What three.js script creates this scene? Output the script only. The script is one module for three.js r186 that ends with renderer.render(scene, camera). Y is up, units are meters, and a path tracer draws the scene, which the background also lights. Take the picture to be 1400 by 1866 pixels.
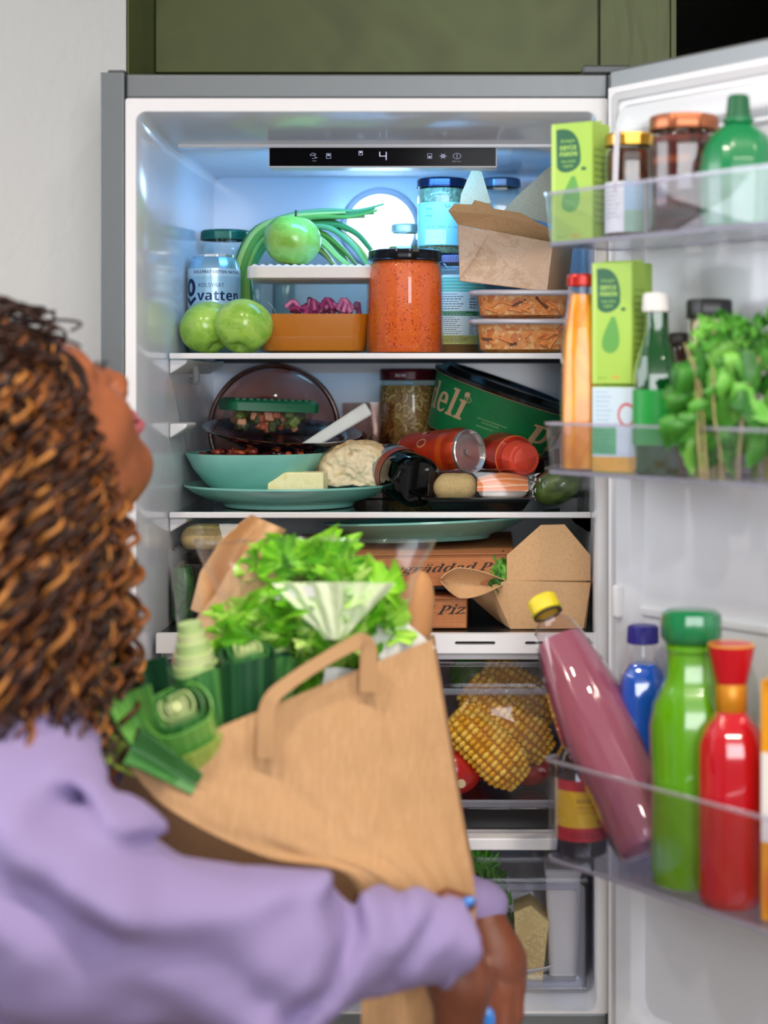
import * as THREE from 'three';
import { RoundedBoxGeometry } from 'three/addons/geometries/RoundedBoxGeometry.js';
import { mergeGeometries, mergeVertices, toCreasedNormals } from 'three/addons/utils/BufferGeometryUtils.js';
import { MarchingCubes } from 'three/addons/objects/MarchingCubes.js';
import { ImprovedNoise } from 'three/addons/math/ImprovedNoise.js';
import { RectAreaLightUniformsLib } from 'three/addons/lights/RectAreaLightUniformsLib.js';

// ---------------------------------------------------------------- camera, lights, exposure
RectAreaLightUniformsLib.init();
const scene = new THREE.Scene();
scene.background = new THREE.Color(0.5, 0.6, 0.75);
const EYE = new THREE.Vector3(0, 1.55, 2.0);
const FOCAL = 3236;                                    // in pixels of the 1400 x 1866 frame
const camera = new THREE.PerspectiveCamera(2 * Math.atan(933 / FOCAL) * 180 / Math.PI, 1400 / 1866, 0.05, 30);
camera.position.copy(EYE);
camera.setViewOffset(1400, 1866, -200, 243, 1400, 1866);   // shift lens: verticals stay upright
camera.focus = 2.2;
camera.userData.fStop = 2.6;
const renderer = new THREE.WebGLRenderer();
renderer.toneMapping = THREE.LinearToneMapping;
renderer.toneMappingExposure = 0.92;
renderer.shadowMap.enabled = true;

function areaLight(name, w, h, color, intensity, pos, target) {
  const l = new THREE.RectAreaLight(color, intensity, w, h);
  l.name = name; l.position.copy(pos); l.lookAt(target); scene.add(l); return l;
}
// daylight entering by the two windows of the room (openings are built in the walls below)
areaLight('window_daylight', 1.5, 1.25, 0xfbfbff, 9.6, new THREE.Vector3(0.55, 1.93, 3.58), new THREE.Vector3(0.55, 1.93, 0));
areaLight('window_daylight', 1.3, 1.25, 0xf8faff, 6.2, new THREE.Vector3(-2.18, 1.93, 0.55), new THREE.Vector3(0, 1.93, 0.55));

// ---------------------------------------------------------------- helpers
const noise = new ImprovedNoise();
const N3 = (x, y, z) => noise.noise(x, y, z);
let seed_ = 7;
const rnd = () => { seed_ = (seed_ * 1664525 + 1013904223) >>> 0; return seed_ / 4294967296; };
const rr = (a, b) => a + (b - a) * rnd();
const V = (x, y, z) => new THREE.Vector3(x, y, z);
const PI = Math.PI;
// a point of the place from its measured position in the frame and its distance z (metres, fridge front = 0)
const loc = (u, v, z) => V((u - 900) * (2 - z) / FOCAL, 1.55 - (v - 690) * (2 - z) / FOCAL, z);
const taken = new Map();
function numbered(n) { const k = taken.get(n) ?? 0; taken.set(n, k + 1); return k ? n + '_' + String(k).padStart(3, '0') : n; }
function tag(o, label, category, group) { o.userData.label = label; o.userData.category = category; if (group) o.userData.group = group; return o; }
function thing(name, label, category, pos, turn = 0, group) {
  const g = new THREE.Group(); g.name = numbered(name); scene.add(g); if (pos) g.position.copy(pos); g.rotation.y = turn; return tag(g, label, category, group);
}
function part(name, geo, mat, parent, label) {
  const m = new THREE.Mesh(geo, mat); m.name = name; m.castShadow = m.receiveShadow = true; (parent ?? scene).add(m); if (label) m.userData.label = label; return m;
}
function single(name, label, category, geo, mat, pos, group) {
  const m = part(numbered(name), geo, mat, scene); if (pos) m.position.copy(pos); return tag(m, label, category, group);
}
function structure(name, geo, mat) { const m = part(name, geo, mat, scene); m.userData.kind = 'structure'; return m; }
const box = (x0, x1, y0, y1, z0, z1) => new THREE.BoxGeometry(x1 - x0, y1 - y0, z1 - z0).translate((x0 + x1) / 2, (y0 + y1) / 2, (z0 + z1) / 2);
const rbox = (w, h, d, r = 0.003, s = 3) => new RoundedBoxGeometry(w, h, d, s, Math.min(r, w / 2.01, h / 2.01, d / 2.01));
const rboxAt = (x0, x1, y0, y1, z0, z1, r = 0.003) => rbox(x1 - x0, y1 - y0, z1 - z0, r).translate((x0 + x1) / 2, (y0 + y1) / 2, (z0 + z1) / 2);
function merge(list) {
  return mergeGeometries(list.map((g) => { const n = g.index ? g.toNonIndexed() : g; for (const k of Object.keys(n.attributes)) if (!['position', 'normal', 'uv'].includes(k)) n.deleteAttribute(k); if (!n.attributes.uv) n.setAttribute('uv', new THREE.BufferAttribute(new Float32Array(n.attributes.position.count * 2), 2)); return n; }));
}
const lathe = (pts, seg = 48) => toCreasedNormals(new THREE.LatheGeometry(pts.map(([r, y]) => new THREE.Vector2(Math.max(r, 0), y)), seg), 0.7);
const tube = (pts, r, seg = 32, rad = 8, closed = false) => new THREE.TubeGeometry(new THREE.CatmullRomCurve3(pts, closed, 'centripetal'), seg, r, rad, closed);
function capped(pts, r, seg, rad) { return merge([tube(pts, r, seg, rad), new THREE.SphereGeometry(r, rad, 6).translate(pts[0].x, pts[0].y, pts[0].z), new THREE.SphereGeometry(r, rad, 6).translate(pts.at(-1).x, pts.at(-1).y, pts.at(-1).z)]); }
// swept tube whose radius varies: rad(t)
function taper(pts, rad, seg = 24, n = 10) {
  const c = new THREE.CatmullRomCurve3(pts, false, 'centripetal'), g = new THREE.TubeGeometry(c, seg, 1, n, false), p = g.attributes.position, w = V(0, 0, 0);
  for (let i = 0; i <= seg; i++) { c.getPointAt(i / seg, w); const r = rad(i / seg); for (let j = 0; j <= n; j++) { const k = i * (n + 1) + j; p.setXYZ(k, w.x + (p.getX(k) - w.x) * r, w.y + (p.getY(k) - w.y) * r, w.z + (p.getZ(k) - w.z) * r); } }
  g.computeVertexNormals(); return g;
}
// grid surface from a function f(s,t) -> Vector3, s and t in 0..1
function surface(f, ns, nt, colorOf) {
  const p = [], uv = [], ix = [], c = [];
  for (let i = 0; i <= ns; i++) for (let j = 0; j <= nt; j++) { const v = f(i / ns, j / nt); p.push(v.x, v.y, v.z); uv.push(j / nt, i / ns); if (colorOf) c.push(...colorOf(i / ns, j / nt)); }
  for (let i = 0; i < ns; i++) for (let j = 0; j < nt; j++) { const a = i * (nt + 1) + j, b = a + 1, d = a + nt + 1, e = d + 1; ix.push(a, b, d, b, e, d); }
  const g = new THREE.BufferGeometry(); g.setAttribute('position', new THREE.Float32BufferAttribute(p, 3)); g.setAttribute('uv', new THREE.Float32BufferAttribute(uv, 2)); if (colorOf) g.setAttribute('color', new THREE.Float32BufferAttribute(c, 3)); g.setIndex(ix); g.computeVertexNormals(); return g;
}
// a sheet with real thickness from f(s,t)
function sheet(f, ns, nt, th) {
  const a = surface(f, ns, nt), n = a.attributes.normal, p = a.attributes.position, q = a.clone(), k = q.attributes.position;
  for (let i = 0; i < k.count; i++) k.setXYZ(i, p.getX(i) - n.getX(i) * th, p.getY(i) - n.getY(i) * th, p.getZ(i) - n.getZ(i) * th);
  const id = q.index.array; for (let i = 0; i < id.length; i += 3) { const t = id[i]; id[i] = id[i + 1]; id[i + 1] = t; }
  q.computeVertexNormals();
  const ring = []; for (let j = 0; j <= nt; j++) ring.push(j); for (let i = 1; i <= ns; i++) ring.push(i * (nt + 1) + nt); for (let j = nt - 1; j >= 0; j--) ring.push(ns * (nt + 1) + j); for (let i = ns - 1; i > 0; i--) ring.push(i * (nt + 1));
  const e = []; ring.forEach((r, i) => { const s = ring[(i + 1) % ring.length]; for (const [src, m] of [[p, r], [k, r], [p, s], [p, s], [k, r], [k, s]]) e.push(src.getX(m), src.getY(m), src.getZ(m)); });
  const eg = new THREE.BufferGeometry(); eg.setAttribute('position', new THREE.Float32BufferAttribute(e, 3)); eg.computeVertexNormals();
  return merge([a, q, eg]);
}
// rounded rectangle loop (n points per corner) at height/depth z
function loop(x0, x1, y0, y1, r, z, n = 6) {
  const out = [];
  for (const [cx, cy, a] of [[x1 - r, y1 - r, 0], [x0 + r, y1 - r, 1], [x0 + r, y0 + r, 2], [x1 - r, y0 + r, 3]]) for (let i = 0; i <= n; i++) { const t = (a + i / n) * PI / 2; out.push(V(cx + r * Math.cos(t), cy + r * Math.sin(t), z)); }
  return out;
}
// skin over loops of equal length; caps optional
function loft(loops, capA = false, capB = false, crease = 0.6) {
  const p = [], n = loops[0].length, tri = (a, b, c) => p.push(a.x, a.y, a.z, b.x, b.y, b.z, c.x, c.y, c.z);
  for (let i = 0; i + 1 < loops.length; i++) for (let j = 0; j < n; j++) { const a = loops[i][j], b = loops[i][(j + 1) % n], c = loops[i + 1][j], d = loops[i + 1][(j + 1) % n]; tri(a, b, c); tri(b, d, c); }
  const mid = (l) => l.reduce((s, v) => s.add(v), V(0, 0, 0)).divideScalar(l.length);
  if (capA) { const m = mid(loops[0]); loops[0].forEach((a, j) => tri(m, loops[0][(j + 1) % n], a)); }
  if (capB) { const l = loops.at(-1), m = mid(l); l.forEach((a, j) => tri(m, a, l[(j + 1) % n])); }
  const g = new THREE.BufferGeometry(); g.setAttribute('position', new THREE.Float32BufferAttribute(p, 3)); g.setAttribute('uv', new THREE.Float32BufferAttribute(new Float32Array(p.length / 3 * 2), 2)); g.computeVertexNormals();
  return toCreasedNormals(g, crease);
}
const upright = (g) => g.rotateX(-PI / 2);            // loops drawn in x,y with z as height -> y up
// extruded outline (list of [x,y]) of thickness d, front face at z = 0
function plate(pts, d, bevel = 0.0004) {
  const s = new THREE.Shape(pts.map(([x, y]) => new THREE.Vector2(x, y)));
  return new THREE.ExtrudeGeometry(s, { depth: d, bevelEnabled: bevel > 0, bevelThickness: bevel, bevelSize: bevel, bevelSegments: 1, curveSegments: 8 }).translate(0, 0, -d);
}
// distance-field body -> smooth mesh
const smin = (a, b, k) => { const h = Math.max(k - Math.abs(a - b), 0) / k; return Math.min(a, b) - h * h * k * 0.25; };
function capsule(p, a, b, ra, rb) { const bx = b.x - a.x, by = b.y - a.y, bz = b.z - a.z, px = p.x - a.x, py = p.y - a.y, pz = p.z - a.z, h = Math.min(1, Math.max(0, (px * bx + py * by + pz * bz) / (bx * bx + by * by + bz * bz))), dx = px - bx * h, dy = py - by * h, dz = pz - bz * h; return Math.sqrt(dx * dx + dy * dy + dz * dz) - (ra + (rb - ra) * h); }
function ellipsoid(p, c, r) { const x = (p.x - c.x) / r.x, y = (p.y - c.y) / r.y, z = (p.z - c.z) / r.z, k0 = Math.sqrt(x * x + y * y + z * z), k1 = Math.sqrt((x / r.x) ** 2 + (y / r.y) ** 2 + (z / r.z) ** 2); return k1 < 1e-9 ? -Math.min(r.x, r.y, r.z) : k0 * (k0 - 1) / k1; }
function fieldMesh(f, center, half, res, maxTri = 160000) {
  const mc = new MarchingCubes(res, new THREE.MeshStandardMaterial(), false, false, maxTri); mc.isolation = 0;
  const p = V(0, 0, 0), h = res / 2; let q = 0;
  for (let k = 0; k < res; k++) for (let j = 0; j < res; j++) for (let i = 0; i < res; i++) { p.set(center.x + (i - h) / h * half, center.y + (j - h) / h * half, center.z + (k - h) / h * half); mc.field[q++] = -f(p); }
  mc.update();
  const n = mc.count, g = new THREE.BufferGeometry();
  g.setAttribute('position', new THREE.Float32BufferAttribute(mc.positionArray.slice(0, n * 3), 3)); g.setAttribute('normal', new THREE.Float32BufferAttribute(mc.normalArray.slice(0, n * 3), 3));
  g.scale(half, half, half).translate(center.x, center.y, center.z); g.setAttribute('uv', new THREE.Float32BufferAttribute(new Float32Array(n * 2), 2));
  return g;
}
function colourize(g, f) { const p = g.attributes.position, c = new Float32Array(p.count * 3), v = V(0, 0, 0); for (let i = 0; i < p.count; i++) { v.fromBufferAttribute(p, i); const k = f(v, i); c[i * 3] = k[0]; c[i * 3 + 1] = k[1]; c[i * 3 + 2] = k[2]; } g.setAttribute('color', new THREE.BufferAttribute(c, 3)); return g; }
const lin = (hex) => { const c = new THREE.Color(hex); return [c.r, c.g, c.b]; };
const mix3 = (a, b, t) => [a[0] + (b[0] - a[0]) * t, a[1] + (b[1] - a[1]) * t, a[2] + (b[2] - a[2]) * t];
const clamp01 = (x) => Math.min(1, Math.max(0, x));
// textures
function canvasTex(w, h, draw) { const c = document.createElement('canvas'); c.width = w; c.height = h; draw(c.getContext('2d'), w, h); const t = new THREE.CanvasTexture(c); t.colorSpace = THREE.SRGBColorSpace; return t; }
function dataTex(w, h, f, srgb = true, rx = 1, ry = 1) {
  const d = new Uint8Array(w * h * 4);
  for (let y = 0; y < h; y++) for (let x = 0; x < w; x++) { const c = f(x / w, y / h), o = (y * w + x) * 4; d[o] = clamp01(c[0]) * 255; d[o + 1] = clamp01(c[1]) * 255; d[o + 2] = clamp01(c[2]) * 255; d[o + 3] = 255; }
  const t = new THREE.DataTexture(d, w, h); t.wrapS = t.wrapT = THREE.RepeatWrapping; t.magFilter = THREE.LinearFilter; if (srgb) t.colorSpace = THREE.SRGBColorSpace; t.repeat.set(rx, ry); t.needsUpdate = true; return t;
}
const sn = (x, y, s, o = 0) => { // tiling noise on the unit square
  const a = 2 * PI * x, b = 2 * PI * y, k = s / (2 * PI); return N3(Math.cos(a) * k + o, Math.sin(a) * k + Math.cos(b) * k * 1.37, Math.sin(b) * k + o * 0.7);
};
const srgb01 = (hex) => { const n = parseInt(hex.slice(1), 16); return [(n >> 16) / 255, ((n >> 8) & 255) / 255, (n & 255) / 255]; };
function mottled(hexes, scales, amp = 1, size = 256) {   // patchy colour between the given tones
  const cs = hexes.map(srgb01);
  return dataTex(size, size, (x, y) => { let v = 0; scales.forEach((s, i) => { v += sn(x, y, s, i * 3.1) * (i ? 0.6 : 1); }); v = clamp01(0.5 + v * amp) * (cs.length - 1); const i = Math.min(cs.length - 2, Math.floor(v)); return mix3(cs[i], cs[i + 1], v - i); });
}
// materials
const std = (color, roughness = 0.5, extra = {}) => new THREE.MeshPhysicalMaterial({ color, roughness, ...extra });
const clear = (color = 0xffffff, roughness = 0.03, extra = {}) => new THREE.MeshPhysicalMaterial({ color, roughness, transmission: 1, thickness: 0, ior: 1.45, side: THREE.DoubleSide, ...extra });
const M = {
  glass: clear(0xf6fbf8), pane: clear(0xf2faf7), plasticClear: clear(0xfafafc, 0.05, { ior: 1.45 }), binPlastic: clear(0xf7f7fc, 0.05, { ior: 1.5 }), film: clear(0xffffff, 0.08, { ior: 1.5 }),
  white: std(0xe9e8ea, 0.35), liner: std(0xdfe2e8, 0.16), steel: std(0x8d9194, 0.42, { metalness: 0.55 }), steelDark: std(0x55595c, 0.45, { metalness: 0.45 }),
  black: std(0x0b0b0d, 0.28), blackPlastic: std(0x101114, 0.2, { clearcoat: 0.5 }), rubber: std(0x9a9b9d, 0.7),
};
// ---------------------------------------------------------------- the room
{
  const plaster = std(0xc6c5c2, 0.85, { bumpMap: dataTex(128, 128, (x, y) => { const v = 0.5 + 0.3 * sn(x, y, 30) + 0.2 * sn(x, y, 70, 4); return [v, v, v]; }, false, 6, 6), bumpScale: 0.0006 });
  const olive = std(0xffffff, 0.5, { map: mottled(['#5a6236', '#68713f', '#60693a'], [4, 13], 0.9, 128) });
  
  
  const floorM = std(0xffffff, 0.5, { map: mottled(['#82715d', '#93836d', '#7a6a56'], [5, 19], 0.9, 128) });
  structure('floor', box(-2.4, 2.4, -0.1, 0, -4.7, 3.8), floorM);
  structure('ceiling', box(-2.4, 2.4, 2.6, 2.7, -4.7, 3.8), plaster);
  structure('wall_left', box(-2.4, -0.4466, 0, 2.6, -0.72, -0.156), plaster);
  // outer walls with their window openings
  const sideWall = merge([box(-2.4, -2.2, 0, 1.3, -0.156, 3.8), box(-2.4, -2.2, 2.56, 2.6, -0.156, 3.8), box(-2.4, -2.2, 1.3, 2.56, -0.156, -0.1), box(-2.4, -2.2, 1.3, 2.56, 1.2, 3.8)]);
  structure('wall_side', sideWall, plaster);
  const rear = merge([box(-2.2, 2.4, 0, 1.3, 3.6, 3.8), box(-2.2, 2.4, 2.56, 2.6, 3.6, 3.8), box(-2.2, -0.2, 1.3, 2.56, 3.6, 3.8), box(1.3, 2.4, 1.3, 2.56, 3.6, 3.8)]);
  structure('wall_rear', rear, plaster);
  structure('wall_right', box(2.2, 2.4, 0, 2.6, -0.25, 3.6), plaster);
  structure('wall_back', merge([box(-2.4, 0.2395, 0, 2.6, -0.85, -0.73), box(0.2395, 1.1, 0, 2.6, -4.7, -4.6), box(0.12, 0.2395, 0, 2.6, -4.6, -0.85)]), plaster);
  structure('wall_passage', box(1.0, 1.1, 0, 2.6, -4.6, -0.35), plaster);  // passage shaped narrow and deep so that the opening stays dark
  structure('wall_end', box(0.4, 2.4, 0, 2.6, -0.35, -0.25), plaster);
  const wf = std(0xf0efea, 0.4);
  for (const [n, x0, x1, z0, z1] of [['window_1', -0.2, 1.3, 3.66, 3.7], ['window_2', -2.32, -2.28, -0.1, 1.2]]) {
    const g = new THREE.Group(); g.name = n; g.userData.kind = 'structure'; scene.add(g);
    const alongX = x1 - x0 > z1 - z0, m = alongX ? (x0 + x1) / 2 : (z0 + z1) / 2, b = (a0, a1, y0, y1) => (alongX ? box(a0, a1, y0, y1, z0, z1) : box(x0, x1, y0, y1, a0, a1)), lo = alongX ? x0 : z0, hi = alongX ? x1 : z1;
    part('window_frame', merge([b(lo, lo + 0.05, 1.3, 2.56), b(hi - 0.05, hi, 1.3, 2.56), b(lo, hi, 1.3, 1.35), b(lo, hi, 2.51, 2.56), b(m - 0.025, m + 0.025, 1.35, 2.51)]), wf, g);
    part('pane', alongX ? box(lo + 0.05, m - 0.025, 1.35, 2.51, z0 + 0.017, z0 + 0.023) : box(x0 + 0.017, x0 + 0.023, 1.35, 2.51, lo + 0.05, m - 0.025), M.pane, g);
    part('pane', alongX ? box(m + 0.025, hi - 0.05, 1.35, 2.51, z0 + 0.017, z0 + 0.023) : box(x0 + 0.017, x0 + 0.023, 1.35, 2.51, m + 0.025, hi - 0.05), M.pane, g);
  }
  // the olive cupboard above and behind the fridge
  const c = thing('overhead_cupboard', 'olive green kitchen cupboard housing above the steel fridge', 'cupboard', V(0, 0, 0));
  part('side_panel', rboxAt(-0.4462, -0.4435, 0, 2.6, -0.66, -0.158, 0.001), olive, c);
  part('cupboard_door', rboxAt(-0.4425, 0.1365, 1.95, 2.595, -0.34, -0.32, 0.002), olive, c);
  part('cupboard_back', rboxAt(-0.4425, 0.1365, 0.0, 1.945, -0.7, -0.665, 0.002), olive, c);
  part('tall_panel', rboxAt(0.139, 0.231, 1.95, 2.595, -0.34, -0.319, 0.002), olive, c);
  part('edge_strip', rboxAt(0.2315, 0.2385, 0.0, 2.595, -0.36, -0.316, 0.001), olive, c);
  // ceiling downlights that the bottles mirror
  for (const [x, z] of [[-0.55, 0.95], [0.15, 0.95], [0.85, 0.95], [0.5, 2.0]]) {
    const d = thing('ceiling_downlight', 'small round recessed downlight in the kitchen ceiling', 'light', V(x, 2.6, z), 0, 'ceiling downlights');
    part('ring', new THREE.TorusGeometry(0.05, 0.007, 10, 40).rotateX(PI / 2), M.white, d);
    part('diffuser', new THREE.CylinderGeometry(0.046, 0.046, 0.004, 32), std(0xffffff, 0.5, { emissive: 0xfff2e0, emissiveIntensity: 6 }), d);
    const s = new THREE.SpotLight(0xfff1df, 3, 0, 1.15, 0.7); s.name = 'downlight'; s.position.set(x, 2.575, z); s.target.position.set(x, 0, z - 0.15); s.shadow.radius = 2.2; s.castShadow = true; scene.add(s, s.target);
  }
}
// ---------------------------------------------------------------- the fridge
const SHELF1 = 1.5806, SHELF2 = 1.3879, SHELF3 = 1.254;
const IN = { x0: -0.395, x1: 0.118, top: 1.8335, front: -0.15, back: -0.505, floor: 0.837 };
const fridge = thing('refrigerator', 'open steel grey refrigerator crammed with food on its shelves', 'refrigerator', V(0, 0, 0));
{
  const f = fridge, brushed = std(0x777c7f, 0.42, { metalness: 0.55, bumpMap: dataTex(256, 64, (x, y) => { const v = 0.5 + 0.4 * sn(x * 0.3, y, 60) + 0.1 * sn(x, y, 40, 3); return [v, v, v]; }, false, 2, 4), bumpScale: 0.0001 });
  part('side_panel', rboxAt(-0.443, -0.4152, 0.02, 1.8945, -0.62, 0.004, 0.002), brushed, f);
  part('side_panel', rboxAt(0.1285, 0.157, 0.02, 1.893, -0.62, 0, 0.002), brushed, f);
  part('top_panel', rboxAt(-0.4145, 0.1285, 1.8655, 1.893, -0.62, 0.001, 0.003), brushed, f);
  part('back_panel', box(-0.4145, 0.1285, 0.02, 1.8655, -0.62, -0.6), M.steelDark, f);
  part('freezer_front', rboxAt(-0.4145, 0.1285, 0.03, 0.8355, -0.3, 0.001, 0.003), brushed, f);
  part('hinge_cover', rboxAt(-0.436, -0.4165, 1.8935, 1.8985, -0.03, -0.004, 0.0015), M.steelDark, f);
  part('hinge_cover', rboxAt(0.1, 0.155, 1.8935, 1.9035, -0.05, 0.0, 0.003), M.steelDark, f);
  // one-piece inner shell: front flange, flared mouth, compartment
  const fl = (z) => loop(-0.4143, 0.1283, 0.8357, 1.8653, 0.003, z), mo = (z, d = 0) => loop(-0.4017 + d, 0.1156 - d, 0.8395 + d * 0.2, 1.8498 - d, 0.012, z), inn = (z) => loop(IN.x0, IN.x1, IN.floor, IN.top, 0.014, z);
  part('inner_liner', loft([fl(-0.01), fl(0.002), mo(0.003), mo(-0.002, 0.0012), loop(-0.3985, 0.1165, 0.838, 1.842, 0.014, -0.06), inn(IN.front), inn(IN.back)], false, true, 0.5), M.liner, f);
  part('flange', loft([loop(-0.4142, 0.1282, 0.8358, 1.8652, 0.003, 0.0035), loop(-0.4025, 0.1164, 0.8392, 1.8506, 0.012, 0.0042)], false, false), M.white, f);
  part('added_shade_ridge', rboxAt(IN.x0 + 0.012, IN.x1 - 0.012, IN.top - 0.004, IN.top + 0.004, -0.165, -0.148, 0.0015), M.liner, f);  // ridge added to keep lamp light off the front of the ceiling
  // control panel with its lettering
  const tex = canvasTex(1400, 150, (g, w, h) => {
    g.fillStyle = '#060607'; g.fillRect(0, 0, w, h); g.strokeStyle = g.fillStyle = '#cfd0d6'; g.lineWidth = 3; g.textAlign = 'center';
    g.beginPath(); g.arc(270, 62, 18, PI * 0.95, PI * 1.9); g.closePath(); g.stroke(); g.beginPath(); g.moveTo(272, 58); g.lineTo(292, 84); g.moveTo(262, 88); g.lineTo(298, 82); g.stroke();
    g.font = '12px sans-serif'; g.fillText('3 sec', 276, 112);
    const cab = (x, y, s, full) => { g.strokeRect(x, y, 20 * s, 30 * s); g.fillRect(x + 4 * s, y + (full ? 15 : 4) * s, 12 * s, 11 * s); };
    cab(352, 46, 1.35, false); cab(978, 48, 1.3, true);
    g.fillStyle = g.strokeStyle = '#ffffff'; cab(553, 26, 1.1, false); g.lineWidth = 6; g.beginPath(); g.moveTo(682, 32); g.lineTo(682, 68); g.lineTo(720, 68); g.moveTo(722, 32); g.lineTo(722, 100); g.stroke();
    g.fillStyle = g.strokeStyle = '#cfd0d6'; g.lineWidth = 3; for (let k = 0; k < 3; k++) { g.save(); g.translate(1074, 68); g.rotate(k * PI / 3); g.beginPath(); g.moveTo(-24, 0); g.lineTo(24, 0); g.moveTo(-14, -7); g.lineTo(-8, 0); g.lineTo(-14, 7); g.moveTo(14, -7); g.lineTo(8, 0); g.lineTo(14, 7); g.stroke(); g.restore(); }
    g.beginPath(); g.arc(1160, 68, 23, 0, 7); g.moveTo(1160, 50); g.lineTo(1160, 86); g.stroke(); g.font = '13px sans-serif'; g.fillText('OFF 3 sec', 1158, 116);
  });
  const a = loc(489, 305, -0.152), b = loc(906, 266, -0.152);
  const cp = part('control_panel', rboxAt(a.x, b.x, a.y, b.y + 0.006, -0.19, -0.153, 0.002), M.white, f, 'slim control panel bar with white rim under the fridge ceiling');
  const pl = new THREE.PlaneGeometry(b.x - a.x - 0.003, b.y - a.y - 0.004); pl.translate((a.x + b.x) / 2, (a.y + b.y) / 2 - 0.0003, -0.1524);
  part('display', pl, std(0xffffff, 0.12, { map: tex, emissive: 0xaab4ff, emissiveMap: tex, emissiveIntensity: 0.5, specularIntensity: 0.15 }), cp, 'black display strip with white symbols and the number 4');
  // lamps: strip behind the panel and the round lamp of the back wall
  const led = std(0xffffff, 0.5, { emissive: 0xb4e0ff, emissiveIntensity: 5 });
  part('lamp_strip', box(a.x + 0.02, b.x - 0.02, a.y + 0.008, a.y + 0.02, -0.193, -0.1905), led, cp);
  const l1 = new THREE.RectAreaLight(0x58acff, 54, b.x - a.x - 0.04, 0.02); l1.name = 'lamp_strip_light'; l1.position.set((a.x + b.x) / 2, a.y + 0.012, -0.195); l1.lookAt((a.x + b.x) / 2, a.y - 0.16, -0.5); scene.add(l1);
  const lc = loc(694, 416, -0.5);
  const rl = part('round_lamp_ring', new THREE.TorusGeometry(0.0525, 0.0055, 12, 64).translate(lc.x, lc.y, -0.502), std(0xb9c6d8, 0.3), f);
  part('round_lamp_lens', lathe([[0.052, 0], [0.05, 0.004], [0.03, 0.008], [0, 0.009]]).rotateX(PI / 2).translate(lc.x, lc.y, -0.504), std(0xffffff, 0.4, { emissive: 0xe9f4ff, emissiveIntensity: 2.2 }), rl);
  const l2 = new THREE.RectAreaLight(0xa4d4ff, 11, 0.085, 0.085); l2.name = 'round_lamp_light'; l2.position.set(lc.x, lc.y, -0.488); l2.lookAt(lc.x, lc.y - 0.05, 1); scene.add(l2);
  // shelves on their side rails
  const bracket = (y, z) => {
    const s = rboxAt(IN.x0 + 0.0005, IN.x0 + 0.022, y - 0.022, y - 0.003, z - (y > 1.45 && y < 1.52 ? 0.07 : 0.3), z, 0.003);
    const p = s.attributes.position; for (let i = 0; i < p.count; i++) { const k = (p.getX(i) - IN.x0) / 0.022; p.setY(i, p.getY(i) + (y - p.getY(i) > 0.012 ? k * 0.014 : 0)); } s.computeVertexNormals(); return s;
  };
  const shelf = (y, x1) => {
    const sh = part('shelf', box(IN.x0 + 0.004, x1, y - 0.0045, y - 0.0005, -0.49, -0.152), clear(0xdfeee9, 0.03), f, 'glass shelf with a white front edge');
    part('front_edge', rboxAt(IN.x0 + 0.002, x1 + 0.0005, y - 0.0068, y + 0.0004, -0.158, -0.149, 0.0015), M.white, sh);
    part('rear_edge', rboxAt(IN.x0 + 0.004, x1, y - 0.009, y + 0.004, -0.498, -0.488, 0.0015), std(0x2b2d30, 0.5), sh);
  };
  shelf(SHELF1, IN.x1 - 0.0005); shelf(SHELF2, IN.x1 - 0.0005);
  for (const y of [SHELF1 - 0.004, loc(300, 772, -0.15).y + 0.003, SHELF2 - 0.004]) { part('shelf_rail', bracket(y, -0.158), M.white, f); if (y > 1.52 || y < 1.45) part('shelf_rail', bracket(y, -0.158).scale(-1, 1, 1).translate(IN.x0 + IN.x1, 0, 0), std(0xe9e8ea, 0.35, { side: THREE.DoubleSide }), f); }
  for (const [u, v] of [[335, 662], [352, 662]]) { const q = loc(u, v, -0.26); part('rail_hook', tube([V(IN.x0 + 0.016, q.y, q.z + 0.01), V(IN.x0 + 0.016, q.y - 0.012, q.z), V(IN.x0 + 0.014, q.y - 0.022, q.z - 0.012), V(IN.x0 + 0.006, q.y - 0.022, q.z - 0.03)], 0.0045, 16, 8), M.white, f); }
  // cover of the vegetable drawers, with two slots
  const cover = new THREE.Shape([[IN.x0 + 0.003, 0], [IN.x1 - 0.001, 0], [IN.x1 - 0.001, 0.0225], [IN.x0 + 0.003, 0.0225]].map((p) => new THREE.Vector2(...p)));
  const slot = (u0, u1) => { const q0 = loc(u0, 1172, -0.06), q1 = loc(u1, 1172, -0.06), h = new THREE.Path(), r = 0.0019, y = 0.0118; h.moveTo(q0.x, y - r); h.lineTo(q1.x, y - r); h.absarc(q1.x, y, r, -PI / 2, PI / 2); h.lineTo(q0.x, y + r); h.absarc(q0.x, y, r, PI / 2, PI * 1.5); return h; };
  for (const [u0, u1] of [[832, 900], [960, 1028], [640, 708], [480, 548]]) cover.holes.push(slot(u0, u1));
  const cv = part('drawer_cover', new THREE.ExtrudeGeometry(cover, { depth: 0.012, bevelEnabled: false, curveSegments: 8 }).translate(0, SHELF3 - 0.0225, -0.072), M.white, f, 'white drawer cover with dark slots');
  part('cover_pane', box(IN.x0 + 0.004, IN.x1 - 0.002, SHELF3 - 0.006, SHELF3 - 0.001, -0.49, -0.073), std(0x1b1c1f, 0.25), cv);
  part('under_strip', rboxAt(IN.x0 + 0.004, IN.x1 - 0.002, SHELF3 - 0.034, SHELF3 - 0.023, -0.14, -0.085, 0.002), M.white, cv);
  part('divider', rboxAt(IN.x0 + 0.003, IN.x1 - 0.001, 1.0025, 1.0165, -0.49, -0.06, 0.002), M.white, f, 'white divider between the two drawers');
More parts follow.
